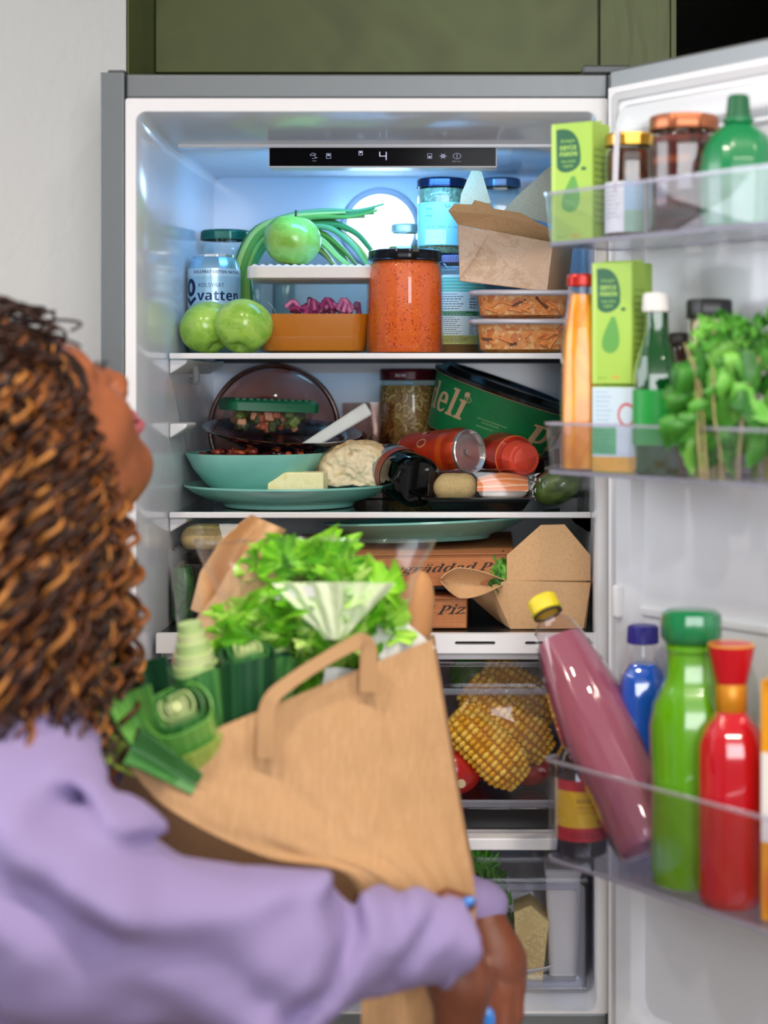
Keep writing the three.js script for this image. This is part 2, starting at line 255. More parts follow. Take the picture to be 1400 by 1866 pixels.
  // clear drawers
  const drawer = (y0, y1, z) => {
    const x0 = IN.x0 + 0.012, x1 = 0.1077, t = 0.003;
    const d = part('drawer', merge([box(x0, x1, y0, y1 - 0.026, z - t, z), box(x0, x0 + t, y0, y1, z - 0.38, z - t), box(x1 - t, x1, y0, y1, z - 0.38, z - t), box(x0, x1, y0, y1, z - 0.383, z - 0.38), box(x0, x1, y0, y0 + t, z - 0.38, z - t)]), M.plasticClear, f, 'clear plastic drawer');
    part('drawer_lip', merge([rboxAt(x0 - 0.004, x1 + 0.004, y1 - 0.004, y1, z - 0.004, z + 0.006, 0.001), rboxAt(x0 - 0.002, x1 + 0.002, y1 - 0.028, y1 - 0.0255, z - 0.003, z + 0.004, 0.001)]), clear(0xf4f5fa, 0.06), d);
    part('drawer_lip', box(x0, x1, y1 - 0.0255, y1 - 0.004, z - t * 0.7, z), clear(0xf4f5f8, 0.1), d);
    part('drawer_rim', loft([loop(x0 + 0.002, x1 - 0.002, y0 + 0.002, y1 - 0.03, 0.008, z + 0.0005), loop(x0 + 0.004, x1 - 0.004, y0 + 0.004, y1 - 0.032, 0.007, z + 0.003), loop(x0 + 0.009, x1 - 0.009, y0 + 0.009, y1 - 0.036, 0.006, z + 0.003), loop(x0 + 0.011, x1 - 0.011, y0 + 0.011, y1 - 0.038, 0.005, z + 0.0005)]), std(0xc5c8da, 0.15, { transmission: 0.75, thickness: 0 }), d);
  };
  drawer(1.05, 1.2205, -0.062); drawer(0.8435, 0.996, -0.055);
  part('dark_gap_block', rboxAt(IN.x0 + 0.003, IN.x1 - 0.003, 1.0172, 1.046, -0.47, -0.1, 0.002), M.black, f);  // black block standing in for the shade between the two drawers
}
// ---------------------------------------------------------------- the fridge door, opened well past a right angle
const DU = { x: 0.6115, z: 0.791 }, DN = { x: -0.791, z: 0.6115 }, DG = { x: 0.127, z: 0.03 }, DTURN = -Math.atan2(0.791, 0.6115);
const doorPoint = (a, b, y) => V(DG.x + DU.x * a + DN.x * b, y, DG.z + DU.z * a + DN.z * b);       // a along the door, b out from it
const doorAlong = (u, b) => { const k = (u - 900) / FOCAL; return (k * (2 - DG.z - DN.z * b) - DG.x - DN.x * b) / (DU.x + DU.z * k); };
const doorSpot = (u, b, y) => doorPoint(doorAlong(u, b), b, y);
const BIN = [1.689, 1.4515, 1.047];
{
  const d = new THREE.Group(); d.name = 'door'; d.position.set(DG.x, 0, DG.z); d.rotation.y = DTURN; d.userData.label = 'fridge door swung open with three clear bins'; fridge.add(d);
  part('door_slab', rboxAt(-0.002, 0.6, 0.8, 1.893, -0.062, -0.003, 0.004), M.steel, d);
  part('door_flange', rboxAt(0, 0.598, 0.802, 1.8725, -0.004, 0.001, 0.002), M.white, d);
  const gk = (i, z) => loop(0.009 + i, 0.589 - i, 0.81 + i, 1.8655 - i, 0.006, z);
  part('gasket', loft([gk(0, 0.001), gk(0.002, 0.0045), gk(0.009, 0.0045), gk(0.011, 0.001)]), std(0xc9c9cd, 0.6), d);
  const lp = (i, z, r = 0.02) => loop(0.027 + i, 0.572 - i, 0.826 + i, 1.849 - i, r, z, 8);
  part('door_liner', loft([lp(0, 0.0), lp(0.002, 0.012), lp(0.006, 0.018), lp(0.03, 0.018), lp(0.036, 0.014), lp(0.042, 0.008)], false, true, 0.5), M.liner, d);
  for (const y of [1.83 - 0.02, 1.3, 1.1]) part('liner_rib', rboxAt(0.06, 0.54, y - 0.006, y + 0.006, 0.004, 0.012, 0.004), M.liner, d);
  part('bin_holder', rboxAt(0.034, 0.044, 1.29, 1.327, 0.014, 0.026, 0.004), M.white, d);
  BIN.forEach((y, i) => {
    const h = [0.055, 0.053, 0.106][i], x0 = 0.037, x1 = 0.545, z0 = 0.022, z1 = 0.128, t = 0.0026;
    const ring = (g0, g1, yy, r) => loop(x0 + g0, x1 - g0, -z1 + g0, -z0 - g1, r, yy, 6);
    const wall = upright(loft([ring(0.004, 0.0, y, 0.014), ring(0, 0, y + h, 0.016), ring(t, t, y + h, 0.0145), ring(0.004 + t, t, y + t, 0.012)], false, false, 0.6));
    const b = part('bin', wall, M.binPlastic, d, 'clear plastic door bin');
    part('bin_floor', upright(loft([ring(0.005, 0.001, y, 0.013), ring(0.0045, 0.001, y + 0.0025, 0.013)], true, true, 0.6)), clear(0xecedf4, 0.2, { bumpMap: dataTex(64, 64, (x, yy) => { const v = 0.5 + 0.5 * Math.sin(yy * 2 * PI * 16); return [v, v, v]; }, false, 30, 1), bumpScale: 0.0005 }), b);
    part('bin_rim', upright(loft([ring(-0.0008, -0.0005, y + h - 0.003, 0.016), ring(-0.0012, -0.001, y + h + 0.0005, 0.016), ring(t + 0.001, t, y + h + 0.0005, 0.0145), ring(t + 0.0008, t, y + h - 0.003, 0.0145)])), std(0xeceaf6, 0.12, { transmission: 0.75, thickness: 0 }), b);
    part('bin_rim', upright(loft([ring(0.003, 0, y - 0.001, 0.014), ring(0.0022, 0, y + 0.0035, 0.014), ring(0.0045, 0.001, y + 0.0035, 0.013), ring(0.0045, 0.001, y - 0.001, 0.013)])), std(0xc9c9da, 0.12, { transmission: 0.6, thickness: 0 }), b);
  });
}
// ---------------------------------------------------------------- builders for jars, bottles, tins
const R = (o) => ({ seg: 48, ...o });
// outline of a jar: base, wall, shoulder, neck
function jarLine(Rr, h, neck, shoulderY, neckY, foot = 0.004) {
  const o = [[0, 0], [Rr - foot, 0], [Rr - foot * 0.3, foot * 0.3], [Rr, foot], [Rr, shoulderY]];
  for (let i = 1; i <= 6; i++) { const t = i / 6 * PI / 2; o.push([neck + (Rr - neck) * Math.cos(t), shoulderY + (neckY - shoulderY) * Math.sin(t)]); }
  o.push([neck, h]); return o;
}
const shrink = (line, d, top) => { const o = []; for (const [r, y] of line) { if (y > top) break; o.push([Math.max(0, r - d), Math.max(y, d)]); } const l = o.at(-1); if (l[1] < top) { const nx = line.find(([, y]) => y > top) ?? line.at(-1), k = nx[1] > l[1] ? (top - l[1]) / (nx[1] - l[1]) : 0; o.push([l[0] + (nx[0] - d - l[0]) * k, top]); } o.push([0, top]); return o; };
const cylUV = (g, s = 7) => { const p = g.attributes.position, u = g.attributes.uv; for (let i = 0; i < p.count; i++) { const r = Math.hypot(p.getX(i), p.getZ(i)); u.setXY(i, Math.atan2(p.getX(i), p.getZ(i)) / (2 * PI) * 2, p.getY(i) * s + r * 0.001); } return g; };
const lidLine = (r, h) => [[0, h], [r - 0.003, h], [r - 0.0008, h - 0.001], [r, h - 0.003], [r, 0.0016], [r + 0.0008, 0.0008], [r + 0.0006, 0], [r - 0.002, 0]];
const capLine = (r, h, t = 0) => [[0, h], [r - t - 0.002, h], [r - t, h - 0.002], [r, 0.001], [r - 0.001, 0], [0, 0]];
// ridged screw cap
function ridgedCap(r, h, n = 40, t = 0) {
  const g = new THREE.LatheGeometry(capLine(r, h, t).map(([a, b]) => new THREE.Vector2(a, b)), n * 4), p = g.attributes.position;
  for (let i = 0; i < p.count; i++) { const a = Math.atan2(p.getX(i), p.getZ(i)), y = p.getY(i), q = Math.hypot(p.getX(i), p.getZ(i)); if (q > r * 0.9 && y > h * 0.12 && y < h * 0.92) { const k = 1 - 0.028 * (0.5 + 0.5 * Math.cos(a * n)); p.setX(i, p.getX(i) * k); p.setZ(i, p.getZ(i) * k); } }
  g.computeVertexNormals(); return toCreasedNormals(g, 0.6);
}
const wrap = (r, y0, y1, mid, span) => new THREE.CylinderGeometry(r, r, y1 - y0, 40, 1, true, mid - span / 2, span).translate(0, (y0 + y1) / 2, 0);
function jar(o) {
  const t = thing(o.name, o.label, o.category ?? 'jar', o.pos, o.turn ?? 0, o.group), line = o.line ?? jarLine(o.r, o.h, o.neck, o.shoulder, o.neckY);
  part('glass', lathe(line), o.glass ?? M.glass, t);
  if (o.fill) part('contents', cylUV(lathe(shrink(line, 0.0022, o.fill))), o.contents, t);
  if (o.lid) part('lid', o.ridged ? ridgedCap(o.lidR, o.lidH, o.ridged).translate(0, o.h - o.lidH + 0.003, 0) : lathe(lidLine(o.lidR, o.lidH)).translate(0, o.h - o.lidH + 0.003, 0), o.lid, t);
  if (o.tex) part('paper_label', wrap(o.labelR ?? (o.r + 0.0005), o.label0, o.label1, o.mid ?? 0, o.span ?? 2.6), std(0xffffff, 0.5, { map: o.tex, side: THREE.DoubleSide }), t);
  return t;
}
const lines = (g, x, y, w, n, step, col, h = 3) => { g.fillStyle = col; for (let i = 0; i < n; i++) { let a = x; const end = x + w * (0.7 + 0.3 * ((i * 37) % 10) / 10); while (a < end) { const k = 6 + ((i * 13 + a * 7) % 14); g.fillRect(a, y + i * step, Math.min(k, end - a), h); a += k + 4; } } };
const speckle = (base, spots, n, size = 256, rmax = 5) => canvasTex(size, size, (g) => { g.fillStyle = base; g.fillRect(0, 0, size, size); for (let i = 0; i < n; i++) { g.fillStyle = spots[Math.floor(rnd() * spots.length)]; g.beginPath(); g.ellipse(rnd() * size, rnd() * size, rr(0.6, rmax), rr(0.5, rmax * 0.6), rnd() * 3, 0, 7); g.fill(); } });
const rep = (t, x, y) => { t.wrapS = t.wrapT = THREE.RepeatWrapping; t.repeat.set(x, y); return t; };
const metal = (c, r = 0.25, m = 0.85) => std(c, r, { metalness: m });
// ---------------------------------------------------------------- top shelf
function appleGeo(r, k) {
  const g = new THREE.SphereGeometry(r, 40, 32), p = g.attributes.position;
  for (let i = 0; i < p.count; i++) { let x = p.getX(i), y = p.getY(i), z = p.getZ(i); const a = Math.atan2(x, z), q = Math.hypot(x, z) / r, t = y / r; const lobes = 1 + 0.018 * Math.cos(a * 5 + k) * (t < 0 ? 1.6 : 0.8); let yy = y * 0.93; const d = Math.exp(-q * q * 14); yy -= t > 0 ? d * r * 0.3 : -d * r * 0.22; const w = (1 + 0.05 * t) * lobes; p.setXYZ(i, x * w, yy, z * w); }
  g.computeVertexNormals(); return g;
}
const appleSkin = std(0xffffff, 0.24, { map: rep(canvasTex(512, 256, (g) => { g.fillStyle = '#a2ce50'; g.fillRect(0, 0, 512, 256); for (let i = 0; i < 260; i++) { g.fillStyle = ['rgba(120,175,45,.25)', 'rgba(185,215,115,.25)', 'rgba(95,155,35,.22)'][i % 3]; g.beginPath(); g.ellipse(rnd() * 512, rnd() * 256, rr(10, 40), rr(6, 20), 0, 0, 7); g.fill(); } for (let i = 0; i < 900; i++) { g.fillStyle = 'rgba(225,235,180,.55)'; g.fillRect(rnd() * 512, rnd() * 256, 1.4, 1.4); } }), 1, 1), clearcoat: 0.35, clearcoatRoughness: 0.2 });
const stemM = std(0x4a3418, 0.8);
function apple(label, pos, r, k, tilt) {
  const t = thing('green_apple', label, 'apple', pos, k);
  const g = new THREE.Group(); g.rotation.set(tilt, 0, tilt * 0.6); 
  const b = part('fruit', appleGeo(r, k).rotateX(tilt).rotateZ(tilt * 0.5), appleSkin, t);
  part('stem', tube([V(0, r * 0.58, 0), V(0.001, r * 0.85, 0.001), V(0.004, r * 1.08, 0.002)], 0.0014, 10, 6).rotateX(tilt).rotateZ(tilt * 0.5), stemM, b);
  return t;
}
{
  let q = loc(357, 640, -0.185); apple('glossy green apple on the top shelf under the blue drink can', V(q.x + 0.009, SHELF1 + 0.0325, -0.217), 0.0343, 1.2, -0.6);
  q = loc(438, 640, -0.185); apple('pale green apple on the top shelf against the soup container', V(q.x + 0.004, SHELF1 + 0.0335, -0.186), 0.0358, 0.2, -0.5);
  // aluminium drink can
  q = loc(379, 640, -0.262);
  const can = thing('drink_can', 'light blue aluminium drink can reading KOLSYRAT vatten', 'can', V(q.x + 0.004, SHELF1 + 0.0008, -0.285));
  const tx = canvasTex(1024, 512, (g, w, h) => {
    const gr = '#a9d2e6'; g.fillStyle = gr; g.fillRect(0, 0, w, h); g.fillStyle = '#c6e4f0'; g.fillRect(0, 0, w, 54); g.fillStyle = '#8fc1dc'; g.fillRect(300, 90, 3, 420);
    g.fillStyle = '#15245c'; g.font = 'bold 25px sans-serif'; g.fillText('KOLSYRAT VATTEN NATURELL', 400, 34); g.fillText('KOLSYRAT VATTEN', 40, 34);
    g.font = '36px sans-serif'; g.fillText('KOLSYRAT', 436, 126); g.font = 'bold 92px sans-serif'; g.fillText('vatten', 430, 214);
    g.lineWidth = 26; g.strokeStyle = '#15245c'; g.beginPath(); g.ellipse(372, 128, 30, 46, 0, 0, 7); g.stroke(); g.lineWidth = 22; g.beginPath(); g.moveTo(326, 196); g.lineTo(372, 236); g.lineTo(416, 196); g.stroke(); g.beginPath(); g.moveTo(338, 262); g.lineTo(338, 400); g.moveTo(410, 262); g.lineTo(350, 330); g.lineTo(410, 400); g.stroke();
  });
  const cr = 0.0338, ch = 0.128, line = [[0, 0.004], [cr - 0.008, 0.002], [cr - 0.006, 0], [cr - 0.002, 0.005], [cr, 0.012], [cr, ch - 0.02], [cr - 0.0035, ch - 0.009], [cr - 0.0065, ch - 0.004]];
  part('body', lathe(line, 64), metal(0xa9d2e6, 0.3, 0.7), can);
  part('print', wrap(cr + 0.0003, 0.011, ch - 0.019, 0, 2 * PI), std(0xffffff, 0.28, { map: tx, metalness: 0.25 }), can);
  part('top', lathe([[0, ch - 0.006], [cr - 0.0115, ch - 0.006], [cr - 0.0095, ch - 0.002], [cr - 0.0065, ch - 0.001], [cr - 0.0062, ch - 0.004]]), metal(0xd4dbe0), can);
  part('pull_tab', rbox(0.011, 0.0012, 0.02, 0.0006).translate(0, ch - 0.004, 0.002), metal(0xd4dbe0), can);
  // tall jar with green lid behind
  q = loc(405, 640, -0.36);
  jar({ name: 'glass_jar', label: 'clear glass jar with a dark green lid behind the drink can', pos: V(Math.max(q.x, IN.x0 + 0.0375), SHELF1 + 0.0008, -0.37), r: 0.0345, h: 0.163, neck: 0.0305, shoulder: 0.125, neckY: 0.148, lid: std(0x14604e, 0.25, { metalness: 0.3 }), lidR: 0.0335, lidH: 0.013, fill: 0.1, contents: std(0xaab6b4, 0.5) });
  // soup container
  q = loc(571, 640, -0.21);
  const s = thing('food_container', 'square clear food container with white lid holding orange soup and purple onion', 'container', V(q.x - 0.002, SHELF1, -0.265));
  const lp = (hw, hd, y, r = 0.02) => loop(-hw, hw, -hd, hd, r, y, 6);
  part('tub', upright(loft([lp(0.055, 0.045, 0), lp(0.066, 0.056, 0.003), lp(0.069, 0.059, 0.012), lp(0.077, 0.066, 0.096)], true, false, 0.6)), M.glass, s);
  const soup = upright(loft([lp(0.053, 0.043, 0.0015), lp(0.064, 0.054, 0.0045), lp(0.067, 0.057, 0.0135), lp(0.0705, 0.0605, 0.05)], true, true, 0.6));
  part('soup', soup, std(0xcf7616, 0.35), s, 'orange vegetable soup');
  for (let i = 0; i < 44; i++) { const x = rr(-0.026, 0.05), z = rr(-0.01, 0.048), a = rnd() * 6; part('onion_strip', tube([V(x, 0.049 + rr(0, 0.012), z), V(x + 0.008 * Math.cos(a), 0.056 + rr(0, 0.014), z + 0.006 * Math.sin(a)), V(x + 0.018 * Math.cos(a), 0.05 + rr(0, 0.012), z + 0.012 * Math.sin(a))], rr(0.0026, 0.0044), 10, 6), i % 3 ? std(0xa02a72, 0.3) : std(0xc46aa4, 0.3), s); }
  const lid = part('lid', upright(loft([lp(0.079, 0.068, 0.0935, 0.022), lp(0.081, 0.07, 0.0945, 0.022), lp(0.081, 0.07, 0.108, 0.022), lp(0.0795, 0.0685, 0.1095, 0.021)], true, true, 0.6)), std(0xe9e4e2, 0.5), s);
  for (let i = 0; i < 15; i++) part('ridge', new THREE.CylinderGeometry(0.0038, 0.0038, 0.128, 10).rotateX(PI / 2).translate(-0.07 + i * 0.01, 0.1078, 0), std(0xe9e4e2, 0.5), lid);
  apple('large green apple resting on the white container lid', V(loc(532, 440, -0.26).x, SHELF1 + 0.1115 + 0.0335, -0.262), 0.0366, 2.2, 0.12);
  // bunch of spring onions lying along the back
  const so = thing('spring_onion_bunch', 'bunch of spring onions with long green leaves behind the apple', 'vegetable', V(0, 0, 0));
  const greens = [0x6aa648, 0x94c25c, 0x4a9252, 0xb2d274, 0x74b478].map((c) => std(c, 0.32));
  const pth = [
    [[438, 560], [440, 500], [470, 430], [520, 405], [585, 395], [640, 395], [688, 383]], [[448, 560], [452, 480], [490, 420], [550, 400], [620, 393], [665, 392]], [[455, 560], [462, 480], [505, 425], [560, 408], [600, 405]],
    [[432, 550], [436, 480], [468, 420], [515, 398], [575, 390], [630, 387]], [[560, 410], [600, 415], [640, 445], [665, 480], [672, 492]], [[555, 415], [595, 430], [630, 460], [652, 486]], [[550, 420], [590, 445], [615, 470], [640, 490]], [[560, 405], [610, 408], [650, 425], [690, 470]], [[545, 430], [585, 455], [605, 478], [612, 492]],
  ];
  pth.forEach((pp, i) => { for (let c = 0; c < 3; c++) { const du = rr(-9, 9) * c, dv = rr(-7, 4) * c; part('leaf', taper(pp.map(([u, v], j) => loc(u + du * j / 4, v + dv, -0.33 - (i % 3) * 0.011 - c * 0.007)), (t) => (0.0052 - 0.0038 * t * t) * (i > 3 ? 0.9 : 1.0), 24, 7), greens[(i + c * 2) % 5], so); } });
  for (let i = 0; i < 4; i++) { const b0 = loc(436 + i * 8, 640, -0.335 - (i % 3) * 0.011); part('stalk', taper([V(b0.x, SHELF1 + 0.001, b0.z), V(b0.x, SHELF1 + 0.03, b0.z), loc(434 + i * 8, 556, b0.z)], (t) => 0.0068 - 0.001 * t, 10, 8), std(0xb9c98a, 0.35), so); }
  // glass holding the stalks
  q = loc(452, 640, -0.34);
  // small bottle whose cap shows over the leaves
  q = loc(517, 640, -0.44);
  jar({ name: 'small_jar', label: 'small jar with a blue grey cap hidden behind the spring onions', pos: V(q.x, SHELF1, -0.445), r: 0.018, h: 0.189, neck: 0.0125, shoulder: 0.15, neckY: 0.17, lid: metal(0x8fa3b5), lidR: 0.0135, lidH: 0.013, fill: 0.12, contents: std(0x8da0a8, 0.4) });
  // jar of orange relish
  q = loc(738, 640, -0.21);
  const relish = speckle('#e8661c', ['#f07a20', '#f59228', '#d24a16', '#bc3812', '#ee7420', '#b03a14'], 1500, 512, 7);
  const rj = jar({ name: 'relish_jar', label: 'large glass jar of orange red vegetable relish with black lid', pos: V(q.x, SHELF1, -0.215), r: 0.0478, h: 0.126, neck: 0.0405, shoulder: 0.084, neckY: 0.116, lid: std(0x0d0f18, 0.18, { metalness: 0.4 }), lidR: 0.0458, lidH: 0.0135, fill: 0.117, contents: std(0xffffff, 0.4, { map: rep(relish, 1, 1) }), glass: clear(0xffffff, 0.015, { ior: 1.5 }) });
  part('rim_bead', new THREE.TorusGeometry(0.042, 0.0022, 8, 48).rotateX(PI / 2).translate(0, 0.1135, 0), M.glass, rj);
  // stacked jars
  q = loc(828, 640, -0.3);
  const creamTex = canvasTex(512, 512, (g, w, h) => {
    g.fillStyle = '#eef0dc'; g.fillRect(0, 0, w, h); g.fillStyle = '#6fc7a4'; g.fillRect(0, 20, w, 105); g.fillStyle = '#eef0dc'; for (let i = 0; i < 4; i++) g.fillRect(0, 36 + i * 24, w, 4);
    lines(g, 150, 140, 150, 7, 18, '#1e221c', 6); lines(g, 320, 176, 60, 4, 20, '#1e221c', 8); g.fillStyle = '#2e7a34'; g.fillRect(0, 268, w, 34); lines(g, 160, 274, 200, 2, 14, '#dfe9cf', 4); lines(g, 150, 312, 130, 9, 15, '#2a2d26', 5); lines(g, 320, 312, 30, 9, 15, '#2a2d26', 5); g.fillStyle = '#c9bf62'; g.fillRect(0, 446, w, 66); lines(g, 150, 452, 190, 4, 13, '#4a3f12', 5);
  });
  jar({ name: 'sauce_jar', label: 'jar with dense cream and green text label, under a teal-labelled jar', pos: V(q.x, SHELF1, -0.335), r: 0.0375, h: 0.127, neck: 0.033, shoulder: 0.105, neckY: 0.114, lid: std(0x7d6f8c, 0.35, { metalness: 0.4 }), lidR: 0.0345, lidH: 0.0105, ridged: 60, fill: 0.1, contents: std(0x8a5a28, 0.5), tex: creamTex, label0: 0.014, label1: 0.104, span: 3.4, mid: 0.12 });
  const tealTex = canvasTex(512, 400, (g, w, h) => {
    g.fillStyle = '#a4dcd6'; g.fillRect(0, 0, w, h); g.fillStyle = '#2f7d86'; g.font = 'bold 26px sans-serif'; lines(g, 120, 14, 90, 1, 10, '#3d8f95', 5); g.fillText('190g', 118, 72); lines(g, 120, 92, 80, 1, 10, '#3d8f95', 5); g.fillText('140g', 118, 136); lines(g, 120, 172, 60, 1, 10, '#3d8f95', 5);
    g.fillStyle = '#24636a'; g.font = '23px monospace'; g.fillText('16.07.2022 11 44 22', 130, 240); g.fillStyle = '#f3f7f6'; g.fillRect(118, 258, 150, 130); for (let i = 0; i < 34; i++) { g.fillStyle = '#23272b'; if ((i * 7) % 5 < 3) g.fillRect(126 + i * 4, 266, 1 + (i * 3) % 3, 84); } g.font = '14px monospace'; g.fillText('7 350011 0044 2', 126, 374);
    g.strokeStyle = '#24636a'; g.lineWidth = 5; g.beginPath(); g.arc(280, 36, 14, -0.6, 4.2); g.stroke(); g.fillStyle = '#e8f6f5'; g.fillRect(340, 40, 80, 26); g.save(); g.translate(330, 130); g.rotate(-0.4); g.fillRect(0, 0, 130, 26); g.restore(); g.beginPath(); g.ellipse(430, 260, 70, 110, 0, 0, 7); g.fill(); g.fillStyle = '#4b6a45'; g.beginPath(); g.ellipse(415, 170, 34, 26, 0.4, 0, 7); g.fill(); g.fillStyle = '#2c4634'; g.fillRect(430, 160, 40, 30);
  });
  const pesto = speckle('#8a9a78', ['#5f7350', '#a9b598', '#6f7f55', '#3f5238', '#c3c8b2'], 1200, 256, 5);
  jar({ name: 'pesto_jar', label: 'jar of green pesto with teal label and navy lid, stacked upon another jar', pos: V(loc(806, 470, -0.33).x, SHELF1 + 0.1308, -0.335), r: 0.0325, h: 0.098, neck: 0.0305, shoulder: 0.079, neckY: 0.088, lid: std(0x14213f, 0.2, { metalness: 0.5 }), lidR: 0.0332, lidH: 0.0125, fill: 0.087, contents: std(0xffffff, 0.4, { map: rep(pesto, 1, 1) }), tex: tealTex, label0: 0.012, label1: 0.068, span: 3.0, mid: 0.1 });
  // olives
  q = loc(737, 640, -0.4);
  const ol = jar({ name: 'olive_jar', label: 'clear jar of pale green olives with pale lid by the round lamp', pos: V(q.x, SHELF1, -0.41), r: 0.027, h: 0.176, neck: 0.0175, shoulder: 0.12, neckY: 0.16, lid: std(0xb9cfc4, 0.35, { metalness: 0.3 }), lidR: 0.0195, lidH: 0.012, fill: 0.148, contents: std(0xa9b268, 0.3, { transmission: 0.3, thickness: 0 }) });
  for (let i = 0; i < 14; i++) { const a = i * 2.4; part('olive', new THREE.SphereGeometry(0.0085, 14, 10).scale(1, 1.25, 1).translate(0.0165 * Math.sin(a) * (i > 10 ? 0.8 : 1), 0.07 + i * 0.0052, 0.0165 * Math.cos(a)), std(0x9aa84e, 0.3), ol); }
  q = loc(912, 372, -0.44);
  jar({ name: 'spice_jar', label: 'jar with blue grey lid behind the open kraft box', pos: V(q.x, SHELF1, -0.45), r: 0.03, h: 0.242, neck: 0.026, shoulder: 0.2, neckY: 0.225, lid: metal(0x5f7389, 0.3, 0.6), lidR: 0.028, lidH: 0.012, fill: 0.18, contents: std(0x71808a, 0.5) });
}
// kraft paper
const kraftTex = (() => { const t = canvasTex(256, 256, (g) => { g.fillStyle = '#d0a678'; g.fillRect(0, 0, 256, 256); for (let i = 0; i < 5200; i++) { g.strokeStyle = ['rgba(150,105,60,.22)', 'rgba(225,190,145,.22)', 'rgba(170,125,80,.22)'][i % 3]; g.lineWidth = rr(0.5, 1.2); const x = rnd() * 256, y = rnd() * 256, a = rnd() * 6.3; g.beginPath(); g.moveTo(x, y); g.lineTo(x + Math.cos(a) * rr(2, 8), y + Math.sin(a) * rr(2, 8)); g.stroke(); } }); return rep(t, 1, 1); })();
const kraft = std(0xffffff, 0.8, { map: kraftTex, side: THREE.DoubleSide }), kraftPale = std(0xffffff, 0.75, { map: mottled(['#e0bfa2', '#e9ccb2', '#d8b596'], [4, 14, 40], 0.8, 256), side: THREE.DoubleSide });
const boxUV = (g, s = 8) => { const p = g.attributes.position, n = g.attributes.normal, u = g.attributes.uv; for (let i = 0; i < p.count; i++) { const nx = Math.abs(n.getX(i)), ny = Math.abs(n.getY(i)), nz = Math.abs(n.getZ(i)); const [a, b] = nz >= nx && nz >= ny ? [p.getX(i), p.getY(i)] : nx >= ny ? [p.getZ(i), p.getY(i)] : [p.getX(i), p.getZ(i)]; u.setXY(i, a * s, b * s); } return g; };
